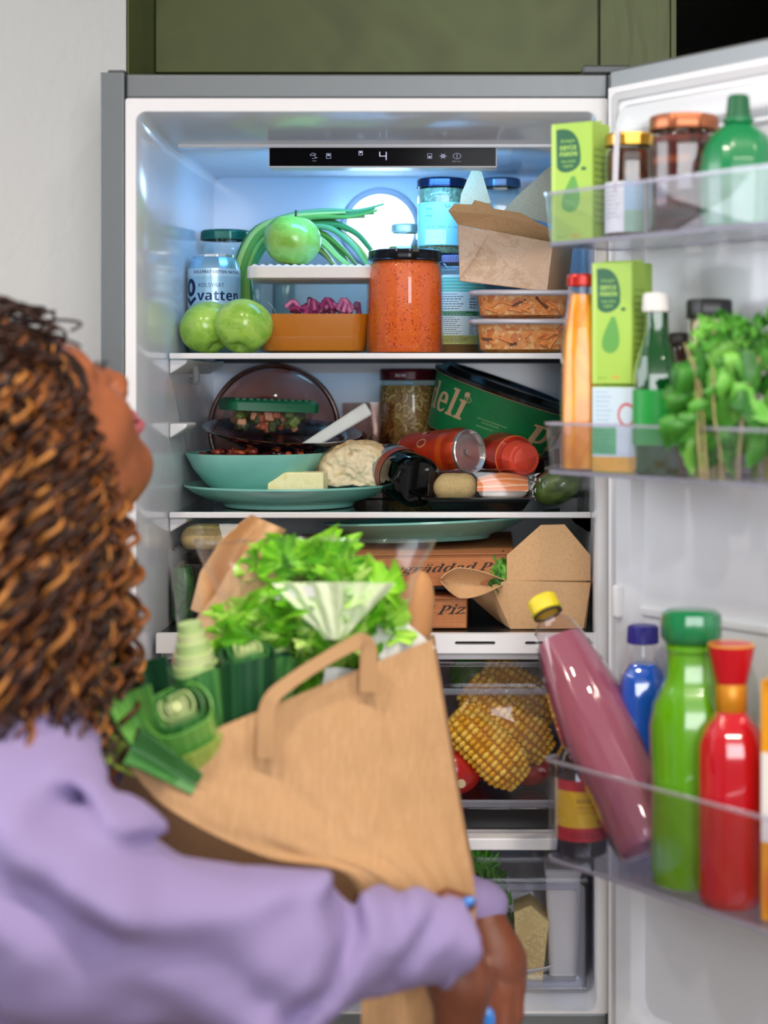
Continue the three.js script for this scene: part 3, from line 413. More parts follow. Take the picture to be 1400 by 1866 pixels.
// flat panel through four corners, with thickness
function panel4(a, b, c, d, th = 0.0008) { const f = (s, t) => a.clone().lerp(b, t).lerp(d.clone().lerp(c, t), s); return boxUV(sheet(f, 2, 2, th)); }
{
  // takeaway box on the two tubs: corners measured on its front face
  const t = thing('takeaway_box', 'open kraft cardboard takeaway box tilted on the salad tubs', 'box', V(0, 0, 0));
  const zf = -0.2, A = loc(838, 512, zf), B = loc(997, 531, zf + 0.012), C = loc(1008, 442, zf + 0.02), D = loc(834, 408, zf - 0.006), bk = (p, s = 1) => V(p.x + 0.03, p.y + 0.012 * s, p.z - 0.1);
  const Ab = bk(A), Bb = bk(B, 0.5), Cb = bk(C), Db = bk(D);
  part('front_panel', panel4(A, B, C, D), kraftPale, t); part('side_panel', panel4(B, Bb, Cb, C), kraft, t); part('side_panel', panel4(Ab, A, D, Db), kraft, t); part('back_panel', panel4(Bb, Ab, Db, Cb), kraft, t); part('base', panel4(A, Ab, Bb, B), kraft, t);
  const E = loc(887, 424, zf + 0.001);                       // folded corner of the front
  part('corner_fold', panel4(loc(838, 511, zf + 0.003), loc(840, 509, zf + 0.003), loc(888, 430, zf + 0.0035), loc(885, 428, zf + 0.0035)), kraftPale, t);
  part('corner_flap', panel4(loc(838, 508, zf + 0.0015), loc(886, 430, zf + 0.0022), E, loc(836, 410, zf + 0.001), 0.001), kraftPale, t);
  const outl = (pts, z) => pts.map(([u, v, dz = 0]) => loc(u, v, z + dz));
  const flap = (pts, z, m = kraft) => { const w = outl(pts, z), c = w.reduce((s, p) => s.add(p), V(0, 0, 0)).divideScalar(w.length), ps = []; w.forEach((p, i) => { const n = w[(i + 1) % w.length]; ps.push(c, p, n); }); const g = new THREE.BufferGeometry(); const fr = ps.flatMap((p) => [p.x, p.y, p.z]), bkp = []; for (let i = 0; i < ps.length; i += 3) for (const k of [0, 2, 1]) bkp.push(ps[i + k].x, ps[i + k].y, ps[i + k].z - 0.0012); const ed = []; w.forEach((p, i) => { const n = w[(i + 1) % w.length]; for (const [q, d] of [[p, 0], [p, 1], [n, 0], [n, 0], [p, 1], [n, 1]]) ed.push(q.x, q.y, q.z - d * 0.0012); }); g.setAttribute('position', new THREE.Float32BufferAttribute([...fr, ...bkp, ...ed], 3)); g.setAttribute('uv', new THREE.Float32BufferAttribute(new Float32Array((fr.length + bkp.length + ed.length) / 3 * 2), 2)); g.computeVertexNormals(); return part('flap', boxUV(g), m, t); };
  flap([[834, 409], [1008, 443], [1010, 420, 0.012], [985, 408, 0.014], [950, 388, 0.014], [900, 380, 0.013], [893, 372, 0.015], [865, 364, 0.016], [860, 373, 0.015], [828, 371, 0.018], [817, 384, 0.016]], zf + 0.002);
  flap([[838, 373], [895, 370], [878, 313], [860, 309], [840, 355]], -0.27, kraft);
  flap([[918, 384], [1046, 420], [1048, 302], [1000, 304], [940, 360]], -0.29, kraft);
  for (let i = 0; i < 12; i++) part('filling', new THREE.SphereGeometry(rr(0.006, 0.011), 8, 6).translate(...loc(rr(930, 1020), rr(415, 440), -0.26).toArray()), i % 3 ? std(0x3c4a2a, 0.6) : std(0x6d1420, 0.4), t);
  // two tubs of orange salad
  const salad = speckle('#e2964c', ['#e9a55c', '#d9853a', '#eeb878', '#d0763a', '#f0c084', '#e08c40'], 700, 256, 14);
  const tub = (label, u, z, y, h, w, lidTilt) => {
    const q = loc(u, 640, z), g = thing('salad_tub', label, 'container', V(q.x, y, z)), lp = (hw, hd, yy, r = 0.018) => loop(-hw, hw, -hd, hd, r, yy, 6);
    part('tub', upright(loft([lp(w - 0.01, 0.04, 0), lp(w - 0.004, 0.046, 0.004), lp(w, 0.05, h)], true, false, 0.6)), M.plasticClear, g);
    const fill = upright(loft([lp(w - 0.012, 0.038, 0.0015), lp(w - 0.006, 0.044, 0.005), lp(w - 0.003, 0.047, h - 0.002)], true, true, 0.6)); part('salad', boxUV(fill, 9), std(0xffffff, 0.4, { map: rep(salad, 1, 1) }), g);
    for (let i = 0; i < 16; i++) part('carrot_piece', rbox(rr(0.006, 0.02), rr(0.002, 0.004), 0.003, 0.001).rotateZ(rr(-1, 1)).translate(rr(-w * 0.8, w * 0.8), rr(0.008, h - 0.008), 0.0462 + 0.003 * 0), i % 8 ? std(0xdd8740, 0.5) : std(0x5a3018, 0.6), g);
    part('lid', upright(loft([lp(w + 0.006, 0.056, h - 0.002), lp(w + 0.008, 0.058, h), lp(w + 0.008, 0.058, h + 0.0035), lp(w + 0.003, 0.053, h + 0.005), lp(w, 0.05, h + 0.003)], true, true, 0.6)), std(0xe6e2ec, 0.2, { transmission: 0.45, thickness: 0 }), g);
    return g;
  };
  tub('clear tub of orange carrot salad standing on the top shelf', 951, -0.225, SHELF1 + 0.0005, 0.0375, 0.058);
  tub('clear tub of orange carrot salad stacked under the kraft box', 952, -0.225, SHELF1 + 0.0428, 0.0305, 0.0585);
}
// ---------------------------------------------------------------- middle shelf
{
  const S = SHELF2, teal = std(0xffffff, 0.28, { clearcoat: 0.3, map: mottled(['#7dbfb3', '#84c6ba', '#79b9ae'], [3, 9], 0.8, 64) });
  // plate
  let q = loc(525, 935, -0.25);
  const pr = 0.1325, pc = V(q.x, S + 0.0008, -0.262);
  single('dinner_plate', 'turquoise plate under the bowl, butter and bread', 'plate', lathe([[0, 0.004], [0.075, 0.004], [0.078, 0.0], [0.082, 0.0], [0.084, 0.005], [0.104, 0.0105], [0.121, 0.018], [pr, 0.026], [pr, 0.0285], [0.121, 0.0215], [0.102, 0.014], [0.085, 0.0095], [0, 0.009]], 72), teal, pc);
  // bowl of bean stew
  q = loc(463, 900, -0.3);
  const b = thing('soup_bowl', 'turquoise bowl full of dark bean stew', 'bowl', V(-0.3035, S + 0.0105, -0.268));
  b.scale.set(0.97, 1.03, 0.97);
  part('bowl', lathe([[0, 0.002], [0.038, 0.002], [0.04, 0], [0.043, 0], [0.046, 0.004], [0.066, 0.018], [0.082, 0.036], [0.0915, 0.054], [0.0915, 0.056], [0.089, 0.0555], [0.079, 0.037], [0.062, 0.02], [0.04, 0.008], [0, 0.006]], 72), teal, b);
  part('stew', lathe([[0, 0.0565], [0.05, 0.055], [0.08, 0.05], [0.0825, 0.046], [0, 0.042]], 48), std(0x35130d, 0.3), b);
  const bean = [std(0x5a1d12, 0.25), std(0x7a2c18, 0.25), std(0xa84a22, 0.35), std(0x2c0e0a, 0.25)];
  for (let i = 0; i < 60; i++) { const a = rnd() * 6.28, r = 0.078 * Math.sqrt(rnd()); part('bean', new THREE.SphereGeometry(0.0052, 10, 8).scale(1.4, 0.85, 1).rotateY(rnd() * 3).translate(r * Math.sin(a), 0.0555 - r * r * 0.9 + rr(0, 0.004), r * Math.cos(a)), bean[i % 4], b); }
  // ladle handle
  const s0 = loc(540, 826, -0.3), s1 = loc(659, 752, -0.285);
  const sp = thing('serving_spoon', 'white plastic serving spoon sticking out of the bean stew', 'spoon', V(0, 0, 0));
  { const d = s1.clone().sub(s0), L = d.length(), h = new THREE.Group(); const g = rbox(L + 0.02, 0.0165, 0.007, 0.0035, 4); const p = g.attributes.position; for (let i = 0; i < p.count; i++) { const t = p.getX(i) / L + 0.5; p.setY(i, p.getY(i) * (0.8 + 0.35 * clamp01(t))); } g.computeVertexNormals(); g.rotateZ(Math.atan2(d.y, d.x)).translate((s0.x + s1.x) / 2, (s0.y + s1.y) / 2, (s0.z + s1.z) / 2); part('handle', g, std(0xf0eeec, 0.35), sp); part('spoon_bowl', new THREE.SphereGeometry(0.022, 20, 10, 0, 6.28, PI / 2, PI / 2).scale(1.3, 0.5, 1).translate(s0.x - 0.012, s0.y - 0.003, s0.z - 0.004), std(0xf0eeec, 0.35, { side: THREE.DoubleSide }), sp); }
  // dark glazed plate leaning over the bowl
  q = loc(485, 800, -0.38);
  const dp = single('dark_plate', 'dark glazed plate with blue rim lying behind the bean stew', 'plate', lathe([[0, 0.002], [0.06, 0.0], [0.066, 0.002], [0.09, 0.012], [0.11, 0.02], [0.113, 0.0225], [0.108, 0.0225], [0.085, 0.0155], [0.06, 0.008], [0, 0.008]], 72), std(0xffffff, 0.15, { clearcoat: 0.7, map: mottled(['#1d2230', '#2c3350', '#33180f', '#1a1013'], [4, 12, 30], 1.1, 256) }), V(-0.277, S + 0.0735, -0.318));
  dp.scale.set(0.92, 1, 0.92); dp.rotation.set(0.13, 0, -0.07);
  // box with green lid on that plate
  q = loc(471, 790, -0.37);
  const gb = thing('lunch_box', 'small clear box with wavy green lid on the dark plate', 'container', V(-0.298, S + 0.087, -0.335), 0.35); gb.rotation.z = -0.04;
  const lp = (hw, hd, y, r = 0.012) => loop(-hw, hw, -hd, hd, r, y, 6);
  part('tub', upright(loft([lp(0.046, 0.033, 0.002), lp(0.05, 0.038, 0.005), lp(0.054, 0.041, 0.036)], true, false, 0.6)), M.plasticClear, gb);
  const bits = [std(0xc9714e, 0.5), std(0xd99a72, 0.5), std(0x7d9240, 0.5), std(0xb0562f, 0.5), std(0x3d4a1e, 0.6)];
  for (let i = 0; i < 46; i++) part('salad_piece', rbox(rr(0.008, 0.016), rr(0.008, 0.013), rr(0.008, 0.014), 0.003).rotateX(rnd() * 3).rotateZ(rnd() * 3).translate(rr(-0.041, 0.041), rr(0.011, 0.029), rr(-0.028, 0.028)), bits[i % 5], gb);
  { const ring = (d, y, w = 0) => lp(0.0575 + d, 0.0445 + d, y, 0.014).map((p, i) => V(p.x, p.y, p.z + w * Math.sin(i * 2.2) * 0.001)); part('lid', upright(loft([ring(0, 0.032), ring(0.002, 0.0325), ring(0.002, 0.043, 1), ring(0.0, 0.0455, 1), ring(-0.01, 0.047)], true, true, 0.5)), std(0x0f6b45, 0.45), gb); }
  for (let i = 0; i < 12; i++) part('lid_ridge', new THREE.CylinderGeometry(0.0034, 0.0034, 0.08, 8).rotateX(PI / 2).translate(-0.05 + i * 0.0091, 0.0455, 0), std(0x0f6b45, 0.45), gb.children.at(-1));
  // big smoked dome standing on its rim at the back
  q = loc(483, 745, -0.44);
  const dome = thing('smoked_bowl', 'large smoky brown see-through bowl standing on edge behind the plates', 'bowl', V(-0.3025, 1.4805, -0.446)); dome.scale.set(0.895, 0.885, 0.8);
  const smoke = clear(0xd8b0a6, 0.06, { ior: 1.5 });
  part('shell', lathe([[0.099, 0], [0.092, 0.016], [0.074, 0.034], [0.045, 0.046], [0, 0.05]], 64).rotateX(PI / 2), smoke, dome);
  part('rim', new THREE.TorusGeometry(0.0985, 0.0042, 12, 80), std(0x6a3626, 0.15, { transmission: 0.35, thickness: 0, clearcoat: 0.6 }), dome);
  part('label_film', new THREE.SphereGeometry(0.066, 32, 16, 0, 6.28, 0, 0.85).scale(1, 0.32, 0.8).rotateX(PI / 2).translate(-0.008, 0.012, 0.014), std(0xb98d86, 0.5, { transmission: 0.35, thickness: 0, side: THREE.DoubleSide }), dome);
  // butter
  q = loc(540, 903, -0.2);
  single('butter_block', 'pale yellow block of butter on the turquoise plate', 'butter', boxUV(rbox(0.071, 0.025, 0.03, 0.0025), 14), std(0xffffff, 0.5, { map: mottled(['#f2e6a8', '#f8efbf', '#eadc98'], [3, 12], 0.8, 128) }), V(q.x, S + 0.0335, -0.217)).rotation.y = -0.1;
  // torn bread
  q = loc(654, 868, -0.25);
  const bc = V(q.x, S + 0.047, -0.265);
  const bf = (p) => { const l = ellipsoid(p, V(0, -0.004, 0), V(0.056, 0.041, 0.05)); return Math.max(l, p.z - 0.03 + 0.006 * N3(p.x * 60, p.y * 60, 1.3) + 0.003 * N3(p.x * 170, p.y * 170, 4), -0.02 - p.y - 0.006 * 0) + 0.0022 * N3(p.x * 90, p.y * 90, p.z * 90); };
  const bg = fieldMesh(bf, V(0, 0, 0), 0.065, 96);
  colourize(bg, (v) => { const cr = clamp01((ellipsoid(v, V(0, -0.004, 0), V(0.056, 0.041, 0.05)) + 0.004) / 0.003) * (v.z < 0.024 ? 1 : 0.4), n = N3(v.x * 150, v.y * 150, v.z * 150), h = clamp01(N3(v.x * 75, v.y * 75, 7) * 3 - 1.1); return mix3(mix3([0.78 + n * 0.1, 0.67 + n * 0.1, 0.46 + n * 0.1], [0.5, 0.34, 0.13], h), [0.55 + n * 0.2, 0.33 + n * 0.15, 0.12 + n * 0.08], cr * (0.65 + 0.5 * N3(v.x * 200, v.y * 200, v.z * 200))); });
  single('bread_piece', 'torn piece of pale crusty bread on the turquoise plate', 'bread', bg, std(0xffffff, 0.85, { vertexColors: true }), bc);
  // tumbler
  q = loc(670, 815, -0.37);
  const tm = thing('tumbler', 'smoky drinking tumbler with faceted base holding a brown drink', 'glass', V(q.x + 0.006, S + 0.0505, -0.435));
  part('stand', lathe([[0, -0.0495], [0.036, -0.0495], [0.036, -0.012], [0.038, -0.001], [0, -0.001]]), std(0x5a4030, 0.3), tm);
  const tl = new THREE.LatheGeometry([[0, 0.0], [0.04, 0], [0.043, 0.003], [0.0445, 0.02], [0.0465, 0.0785], [0.0448, 0.0785], [0.0425, 0.02], [0, 0.012]].map((p) => new THREE.Vector2(...p)), 24); part('glass', toCreasedNormals(tl, 0.5), clear(0xf7ece8, 0.03, { ior: 1.5 }), tm);
  part('drink', lathe([[0, 0.013], [0.0418, 0.019], [0.0425, 0.026], [0, 0.026]], 32), std(0x4a1e10, 0.15), tm);
  for (let i = 0; i < 14; i++) { const a = i / 14 * 6.283; part('facet', new THREE.OctahedronGeometry(0.0065).scale(1, 1.2, 0.5).rotateY(a).translate(0.0445 * Math.sin(a), 0.031, 0.0445 * Math.cos(a)), clear(0xd9c9c4, 0.02, { ior: 1.6 }), tm); }
  // sauerkraut jar
  q = loc(740, 815, -0.42);
  const kraut = canvasTex(256, 256, (g) => { g.fillStyle = '#9a6a32'; g.fillRect(0, 0, 256, 256); for (let i = 0; i < 600; i++) { g.strokeStyle = ['#c79a55', '#dcb877', '#8a5526', '#6a3a18', '#e2c48c'][i % 5]; g.lineWidth = rr(1, 3.5); const x = rnd() * 256, y = rnd() * 256, a = rnd() * 6; g.beginPath(); g.moveTo(x, y); g.quadraticCurveTo(x + 14 * Math.cos(a), y + 14 * Math.sin(a), x + 22 * Math.cos(a + 0.9), y + 22 * Math.sin(a + 0.9)); g.stroke(); } });
  const kj = jar({ name: 'sauerkraut_jar', label: 'tall jar of golden shredded sauerkraut with dark red lid', pos: V(q.x + 0.004, S + 0.0008, -0.438), r: 0.044, h: 0.172, neck: 0.038, shoulder: 0.13, neckY: 0.158, lid: std(0x5c1420, 0.2, { metalness: 0.4 }), lidR: 0.041, lidH: 0.016, fill: 0.152, contents: std(0xffffff, 0.4, { map: rep(kraut, 1, 1) }) });
  part('lid_lettering', wrap(0.0415, 0.1605, 0.1705, -0.2, 0.9), std(0xffffff, 0.4, { map: canvasTex(256, 48, (g) => { g.fillStyle = '#5c1420'; g.fillRect(0, 0, 256, 48); g.fillStyle = '#e9d9d5'; g.font = 'bold 26px serif'; g.fillText('ROLNIK', 60, 32); }) }), kj);
  // green cardboard salad bowl with black lid, tilted
  const deli = canvasTex(1400, 380, (g, w, h) => {
    g.fillStyle = '#0d7f45'; g.fillRect(0, 0, w, h); for (let i = 0; i < 500; i++) { g.fillStyle = 'rgba(0,60,25,.06)'; g.fillRect(rnd() * w, rnd() * h, rr(10, 60), rr(4, 20)); }
    g.fillStyle = '#e2b489'; g.font = 'italic bold 235px serif'; g.save(); g.scale(0.86, 1.12); g.fillText('deli', 330, 225); g.restore(); g.font = '30px sans-serif'; g.fillText('R', 671, 108); g.strokeStyle = '#e2b489'; g.lineWidth = 4; g.beginPath(); g.arc(681, 98, 22, 0, 7); g.stroke();
    g.fillStyle = '#c9cf9a'; g.font = '13px sans-serif'; g.fillText('BOTTLE MADE IN PLANT BASED', 770, 196); g.fillText('CAN BE RECYCLED', 800, 216); g.fillText('www.picadeli.com', 775, 248); g.fillStyle = '#0a5a32'; g.beginPath(); g.ellipse(790, 326, 16, 34, 0.2, 0, 7); g.fill();
    g.fillStyle = '#e2b489'; g.font = 'italic bold 300px serif'; g.fillText('Pi', 1045, 320);
  });
  const dc = loc(900, 752, -0.335);
  const dl = thing('salad_bowl', 'green cardboard salad bowl reading deli with black plastic lid', 'salad bowl', V(dc.x + 0.002, dc.y - 0.008, -0.375)); dl.rotation.z = -0.335; dl.rotation.x = 0.06;
  const rb = 0.083, rt = 0.094, hh = 0.0365;
  part('bowl', lathe([[0, -hh + 0.003], [rb - 0.003, -hh + 0.003], [rb, -hh], [rt, hh], [rt + 0.001, hh + 0.002], [rt - 0.003, hh]], 72), kraft, dl);
  part('print', new THREE.CylinderGeometry(rt + 0.0006, rb + 0.0006, hh * 2 - 0.002, 72, 1, true, -2.2, 3.5), std(0xffffff, 0.5, { map: deli }), dl, 'green print with tan lettering');
  part('rim', new THREE.TorusGeometry(rt + 0.0005, 0.0024, 8, 72).rotateX(PI / 2).translate(0, hh + 0.001, 0), std(0xd9ab86, 0.7), dl);
  part('lid', lathe([[rt + 0.004, hh], [rt + 0.005, hh + 0.005], [rt - 0.002, hh + 0.006], [rt - 0.008, hh + 0.013], [rt - 0.014, hh + 0.013], [rt - 0.018, hh + 0.009], [0, hh + 0.009]], 72), M.blackPlastic, dl);
  // red drink can lying with its end to the front
  const can = thing('red_drink_can', 'red orange drink can lying on its side under the green salad bowl', 'can', V(0, 0, 0));
  { const e = loc(858, 823, -0.25), dir = V(-0.72, -0.1, -0.69).normalize(), cr = 0.0318, L = 0.116;
    const g = new THREE.Group(); can.position.copy(e); can.quaternion.setFromUnitVectors(V(0, 1, 0), dir.clone().negate());
    const tx = canvasTex(1024, 512, (c, w, h) => { c.fillStyle = '#c8381a'; c.fillRect(0, 0, w, h); c.fillStyle = '#d9581e'; c.fillRect(0, 40, w, 60); lines(c, 360, 140, 150, 14, 24, '#7a1a0c', 6); c.fillStyle = '#e8a27a'; c.beginPath(); c.ellipse(300, 260, 34, 50, 0, 0, 7); c.fill(); c.fillStyle = '#c8381a'; c.beginPath(); c.ellipse(300, 260, 22, 36, 0, 0, 7); c.fill(); c.fillStyle = '#f1ddd2'; c.beginPath(); c.arc(200, 300, 18, 0, 7); c.fill(); c.fillStyle = '#1c1512'; c.fillRect(188, 240, 26, 36); lines(c, 700, 140, 200, 14, 24, '#f0c8a8', 5); });
    part('body', lathe([[0, -L], [cr - 0.008, -L], [cr - 0.003, -L + 0.004], [cr, -L + 0.012], [cr, -0.016], [cr - 0.003, -0.006], [cr - 0.0052, -0.003]], 64), metal(0xc8431f, 0.3, 0.5), can);
    part('print', wrap(cr + 0.0003, -L + 0.012, -0.016, 0, 2 * PI), std(0xffffff, 0.3, { map: tx, metalness: 0.3 }), can);
    const silver = metal(0xc9c6c6, 0.3, 0.8);
    part('end', lathe([[0, -0.006], [0.0225, -0.006], [0.0242, -0.0075], [0.026, -0.002], [0.0275, 0], [0.0287, -0.0012], [0.0285, -0.005]]), silver, can);
    const tab = new THREE.Shape(); tab.absellipse(0, 0.001, 0.0105, 0.0165, 0, 6.3); const hole = new THREE.Path(); hole.absellipse(0, 0.0095, 0.0058, 0.0042, 0, 6.3); tab.holes.push(hole); part('pull_tab', new THREE.ExtrudeGeometry(tab, { depth: 0.0012, bevelEnabled: true, bevelSize: 0.0006, bevelThickness: 0.0005, bevelSegments: 2 }).rotateX(-PI / 2).rotateY(-0.7).translate(0.002, -0.0042, 0.002), silver, can);
    part('rivet', new THREE.CylinderGeometry(0.0045, 0.005, 0.0016, 20).translate(0, -0.0022, 0.001), silver, can); }
  // bottle with coral cap lying beside it
  const rbt = thing('sauce_bottle', 'red bottle with coral screw cap lying beside the red drink can', 'bottle', loc(942, 834, -0.25));
  { rbt.quaternion.setFromUnitVectors(V(0, 1, 0), V(0.42, -0.06, 0.9).normalize()); part('cap', ridgedCap(0.0225, 0.024, 26, 0.0015), std(0xf0523a, 0.35), rbt); part('cap_top', lathe([[0, 0.0246], [0.014, 0.0246], [0.0155, 0.0238]]), std(0xf0523a, 0.35), rbt); part('body', lathe([[0, -0.14], [0.026, -0.14], [0.028, -0.136], [0.028, -0.006], [0.0225, -0.001], [0, -0.001]]), std(0xb8281a, 0.3), rbt); part('band', new THREE.TorusGeometry(0.0266, 0.0012, 8, 40).rotateX(PI / 2).translate(0, -0.006, 0), std(0xd98a3a, 0.4), rbt); }
  // dark tin lying at the edge of the plate
  const dt = thing('dark_jar', 'dark glass jar lying on its side between bread and sushi tray', 'jar', loc(748, 872, -0.208));
  { dt.quaternion.setFromUnitVectors(V(0, 1, 0), V(0.42, -0.14, 0.9).normalize()); part('glass', lathe([[0, 0.03], [0.026, 0.03], [0.0305, 0.026], [0.0325, 0.018], [0.0325, -0.05], [0.029, -0.058], [0.028, -0.07], [0, -0.07]]), clear(0x6b5a50, 0.04), dt); part('contents', lathe([[0, 0.027], [0.024, 0.027], [0.03, 0.017], [0.03, -0.048], [0, -0.048]]), std(0x17110f, 0.35, { map: speckle('#1b1512', ['#3a2c20', '#0c0908', '#6a5a48', '#2a1f18'], 300, 128, 9) }), dt); part('lid', lathe([[0, -0.074], [0.031, -0.074], [0.0325, -0.07], [0.0325, -0.058], [0.03, -0.056]]), std(0x252b38, 0.25, { metalness: 0.6 }), dt); part('band', new THREE.CylinderGeometry(0.0331, 0.0331, 0.012, 48, 1, true).translate(0, -0.044, 0), metal(0x9aa4b0, 0.3, 0.7), dt); part('red_band', new THREE.CylinderGeometry(0.0329, 0.0329, 0.016, 48, 1, true).translate(0, -0.03, 0), std(0x8a2a1c, 0.4), dt); }
  // sushi tray
  sushiTray('sushi_tray', 'black sushi tray with clear cover holding a salmon piece and a sesame roll', loc(872, 925, -0.195), S + 0.0008, 0.0685, -0.199, true);
  // wrapped avocado
  q = loc(1014, 935, -0.19);
  const av = thing('wrapped_avocado', 'dark green avocado half wrapped in crinkled cling film', 'avocado', V(q.x + 0.001, S + 0.0285, -0.2)); av.rotation.z = 0.36; av.rotation.y = -0.25;
  const ag = new THREE.SphereGeometry(0.021, 36, 24).scale(1.5, 1, 1); part('fruit', colourize(ag, (v) => mix3(mix3([0.03, 0.07, 0.02], [0.16, 0.24, 0.06], clamp01(0.5 + N3(v.x * 90, v.y * 90, v.z * 90))), [0.2, 0.33, 0.06], clamp01((-v.x - 0.004) * 50) * clamp01(0.5 - v.y * 40))), std(0xffffff, 0.35, { vertexColors: true }), av);
  const wg = new THREE.SphereGeometry(0.0224, 72, 48).scale(1.5, 1, 1), wp = wg.attributes.position; for (let i = 0; i < wp.count; i++) { const x = wp.getX(i), y = wp.getY(i), z = wp.getZ(i), n = 1 + 0.05 * Math.abs(N3(x * 260, y * 260, z * 260)) + 0.03 * N3(x * 120, y * 120, z * 120); wp.setXYZ(i, x * n, y * n, z * n); } wg.computeVertexNormals(); part('cling_film', wg, clear(0xffffff, 0.12, { ior: 1.6 }), av);
  for (let i = 0; i < 22; i++) { const a = rr(-0.6, 1.6), b0 = rr(-0.6, 0.6); const pt = (da, db) => { const x = -0.034 * Math.cos(b0 + db) * 0.95, y = 0.023 * Math.sin(a + da), z = 0.023 * Math.cos(a + da) ; return V(x * (0.4 + 0.5 * Math.abs(Math.sin(b0 + db + i))), y, z); }; part('film_crease', tube([pt(0, 0), pt(0.12, 0.1), pt(0.2, 0.25)], 0.0008, 8, 4), std(0xf2f5f6, 0.25), av); }
  // black bowl at the end of the shelf
  q = loc(1068, 940, -0.24);
  single('black_bowl', 'black plastic bowl standing on edge behind the wrapped avocado', 'bowl', lathe([[0.036, 0], [0.033, 0.02], [0.02, 0.03], [0, 0.032], [0, 0.03], [0.019, 0.028], [0.031, 0.019], [0.034, 0]], 40).rotateZ(PI / 2), M.blackPlastic, V(IN.x1 - 0.034, S + 0.0375, -0.27));
}
function sushiTray(name, label, at, y, hw, z, full) {
  const t = thing(name, label, 'sushi tray', V(at.x, y, z)), lp = (a, d, yy, r = 0.008) => loop(-a, a, -d, d, r, yy, 5), hd = 0.036;
  part('tray', upright(loft([lp(hw - 0.014, hd - 0.008, 0.0), lp(hw - 0.012, hd - 0.006, 0.002), lp(hw - 0.004, hd - 0.002, 0.013), lp(hw + 0.002, hd + 0.004, 0.0145), lp(hw + 0.002, hd + 0.004, 0.0165), lp(hw - 0.005, hd - 0.003, 0.0155), lp(hw - 0.012, hd - 0.01, 0.006)], true, true, 0.5)), M.blackPlastic, t);
  part('cover', upright(loft([lp(hw + 0.001, hd + 0.003, 0.0168), lp(hw - 0.003, hd - 0.001, 0.0185), lp(hw - 0.007, hd - 0.004, 0.047), lp(hw - 0.011, hd - 0.008, 0.0495)], false, true, 0.5)), M.plasticClear, t);
  const rice = std(0xe8ddd0, 0.6), ses = rep(speckle('#c9ae74', ['#e8d6a4', '#a98a4c', '#f3e6c4', '#8a6a34', '#dcc48c'], 1600, 256, 3), 2, 2);
  const roll = new THREE.CapsuleGeometry(0.0158, 0.022, 10, 32, 8).rotateZ(PI / 2); { const p = roll.attributes.position; for (let i = 0; i < p.count; i++) { const n = 1 + 0.05 * N3(p.getX(i) * 200, p.getY(i) * 200, p.getZ(i) * 200); p.setY(i, p.getY(i) * n); p.setZ(i, p.getZ(i) * n); } roll.computeVertexNormals(); }
  const rollM = std(0xffffff, 0.7, { map: ses, bumpMap: ses, bumpScale: 0.0008 });
  const n = full ? 2 : 4;
  for (let i = 0; i < n; i++) part('sesame_roll', roll.clone().translate(full ? -hw + 0.04 : -hw + 0.032 + (i % 2) * 0.034, 0.0275, (i < n / 2 ? 0.0135 : -0.018)), rollM, t);
  if (!full) return t;
  const salmon = std(0xffffff, 0.3, { map: rep(canvasTex(256, 128, (g) => { g.fillStyle = '#ee8a4c'; g.fillRect(0, 0, 256, 128); g.strokeStyle = '#f8cfae'; g.lineWidth = 8; for (let i = -2; i < 8; i++) { g.beginPath(); g.moveTo(i * 42, 0); g.quadraticCurveTo(i * 42 + 34, 60, i * 42 + 16, 128); g.stroke(); } }), 1, 1) });
  for (const zz of [0.0125, -0.017]) {
    part('rice', new THREE.SphereGeometry(0.0155, 24, 16).scale(1.95, 0.85, 0.95).translate(0.03, 0.0225, zz), rice, t);
    part('salmon', surface((s, k) => { const a = (k - 0.5) * 3.0, x = (s - 0.5) * 0.064, e = Math.cos((s - 0.5) * 2.4); return V(0.03 + x * 0.98, 0.0225 + 0.0215 * Math.cos(a) * (0.55 + 0.45 * e), zz + 0.017 * Math.sin(a)); }, 24, 16), std(0xffffff, 0.3, { map: salmon.map, side: THREE.DoubleSide }), t);
  }
  return t;
}
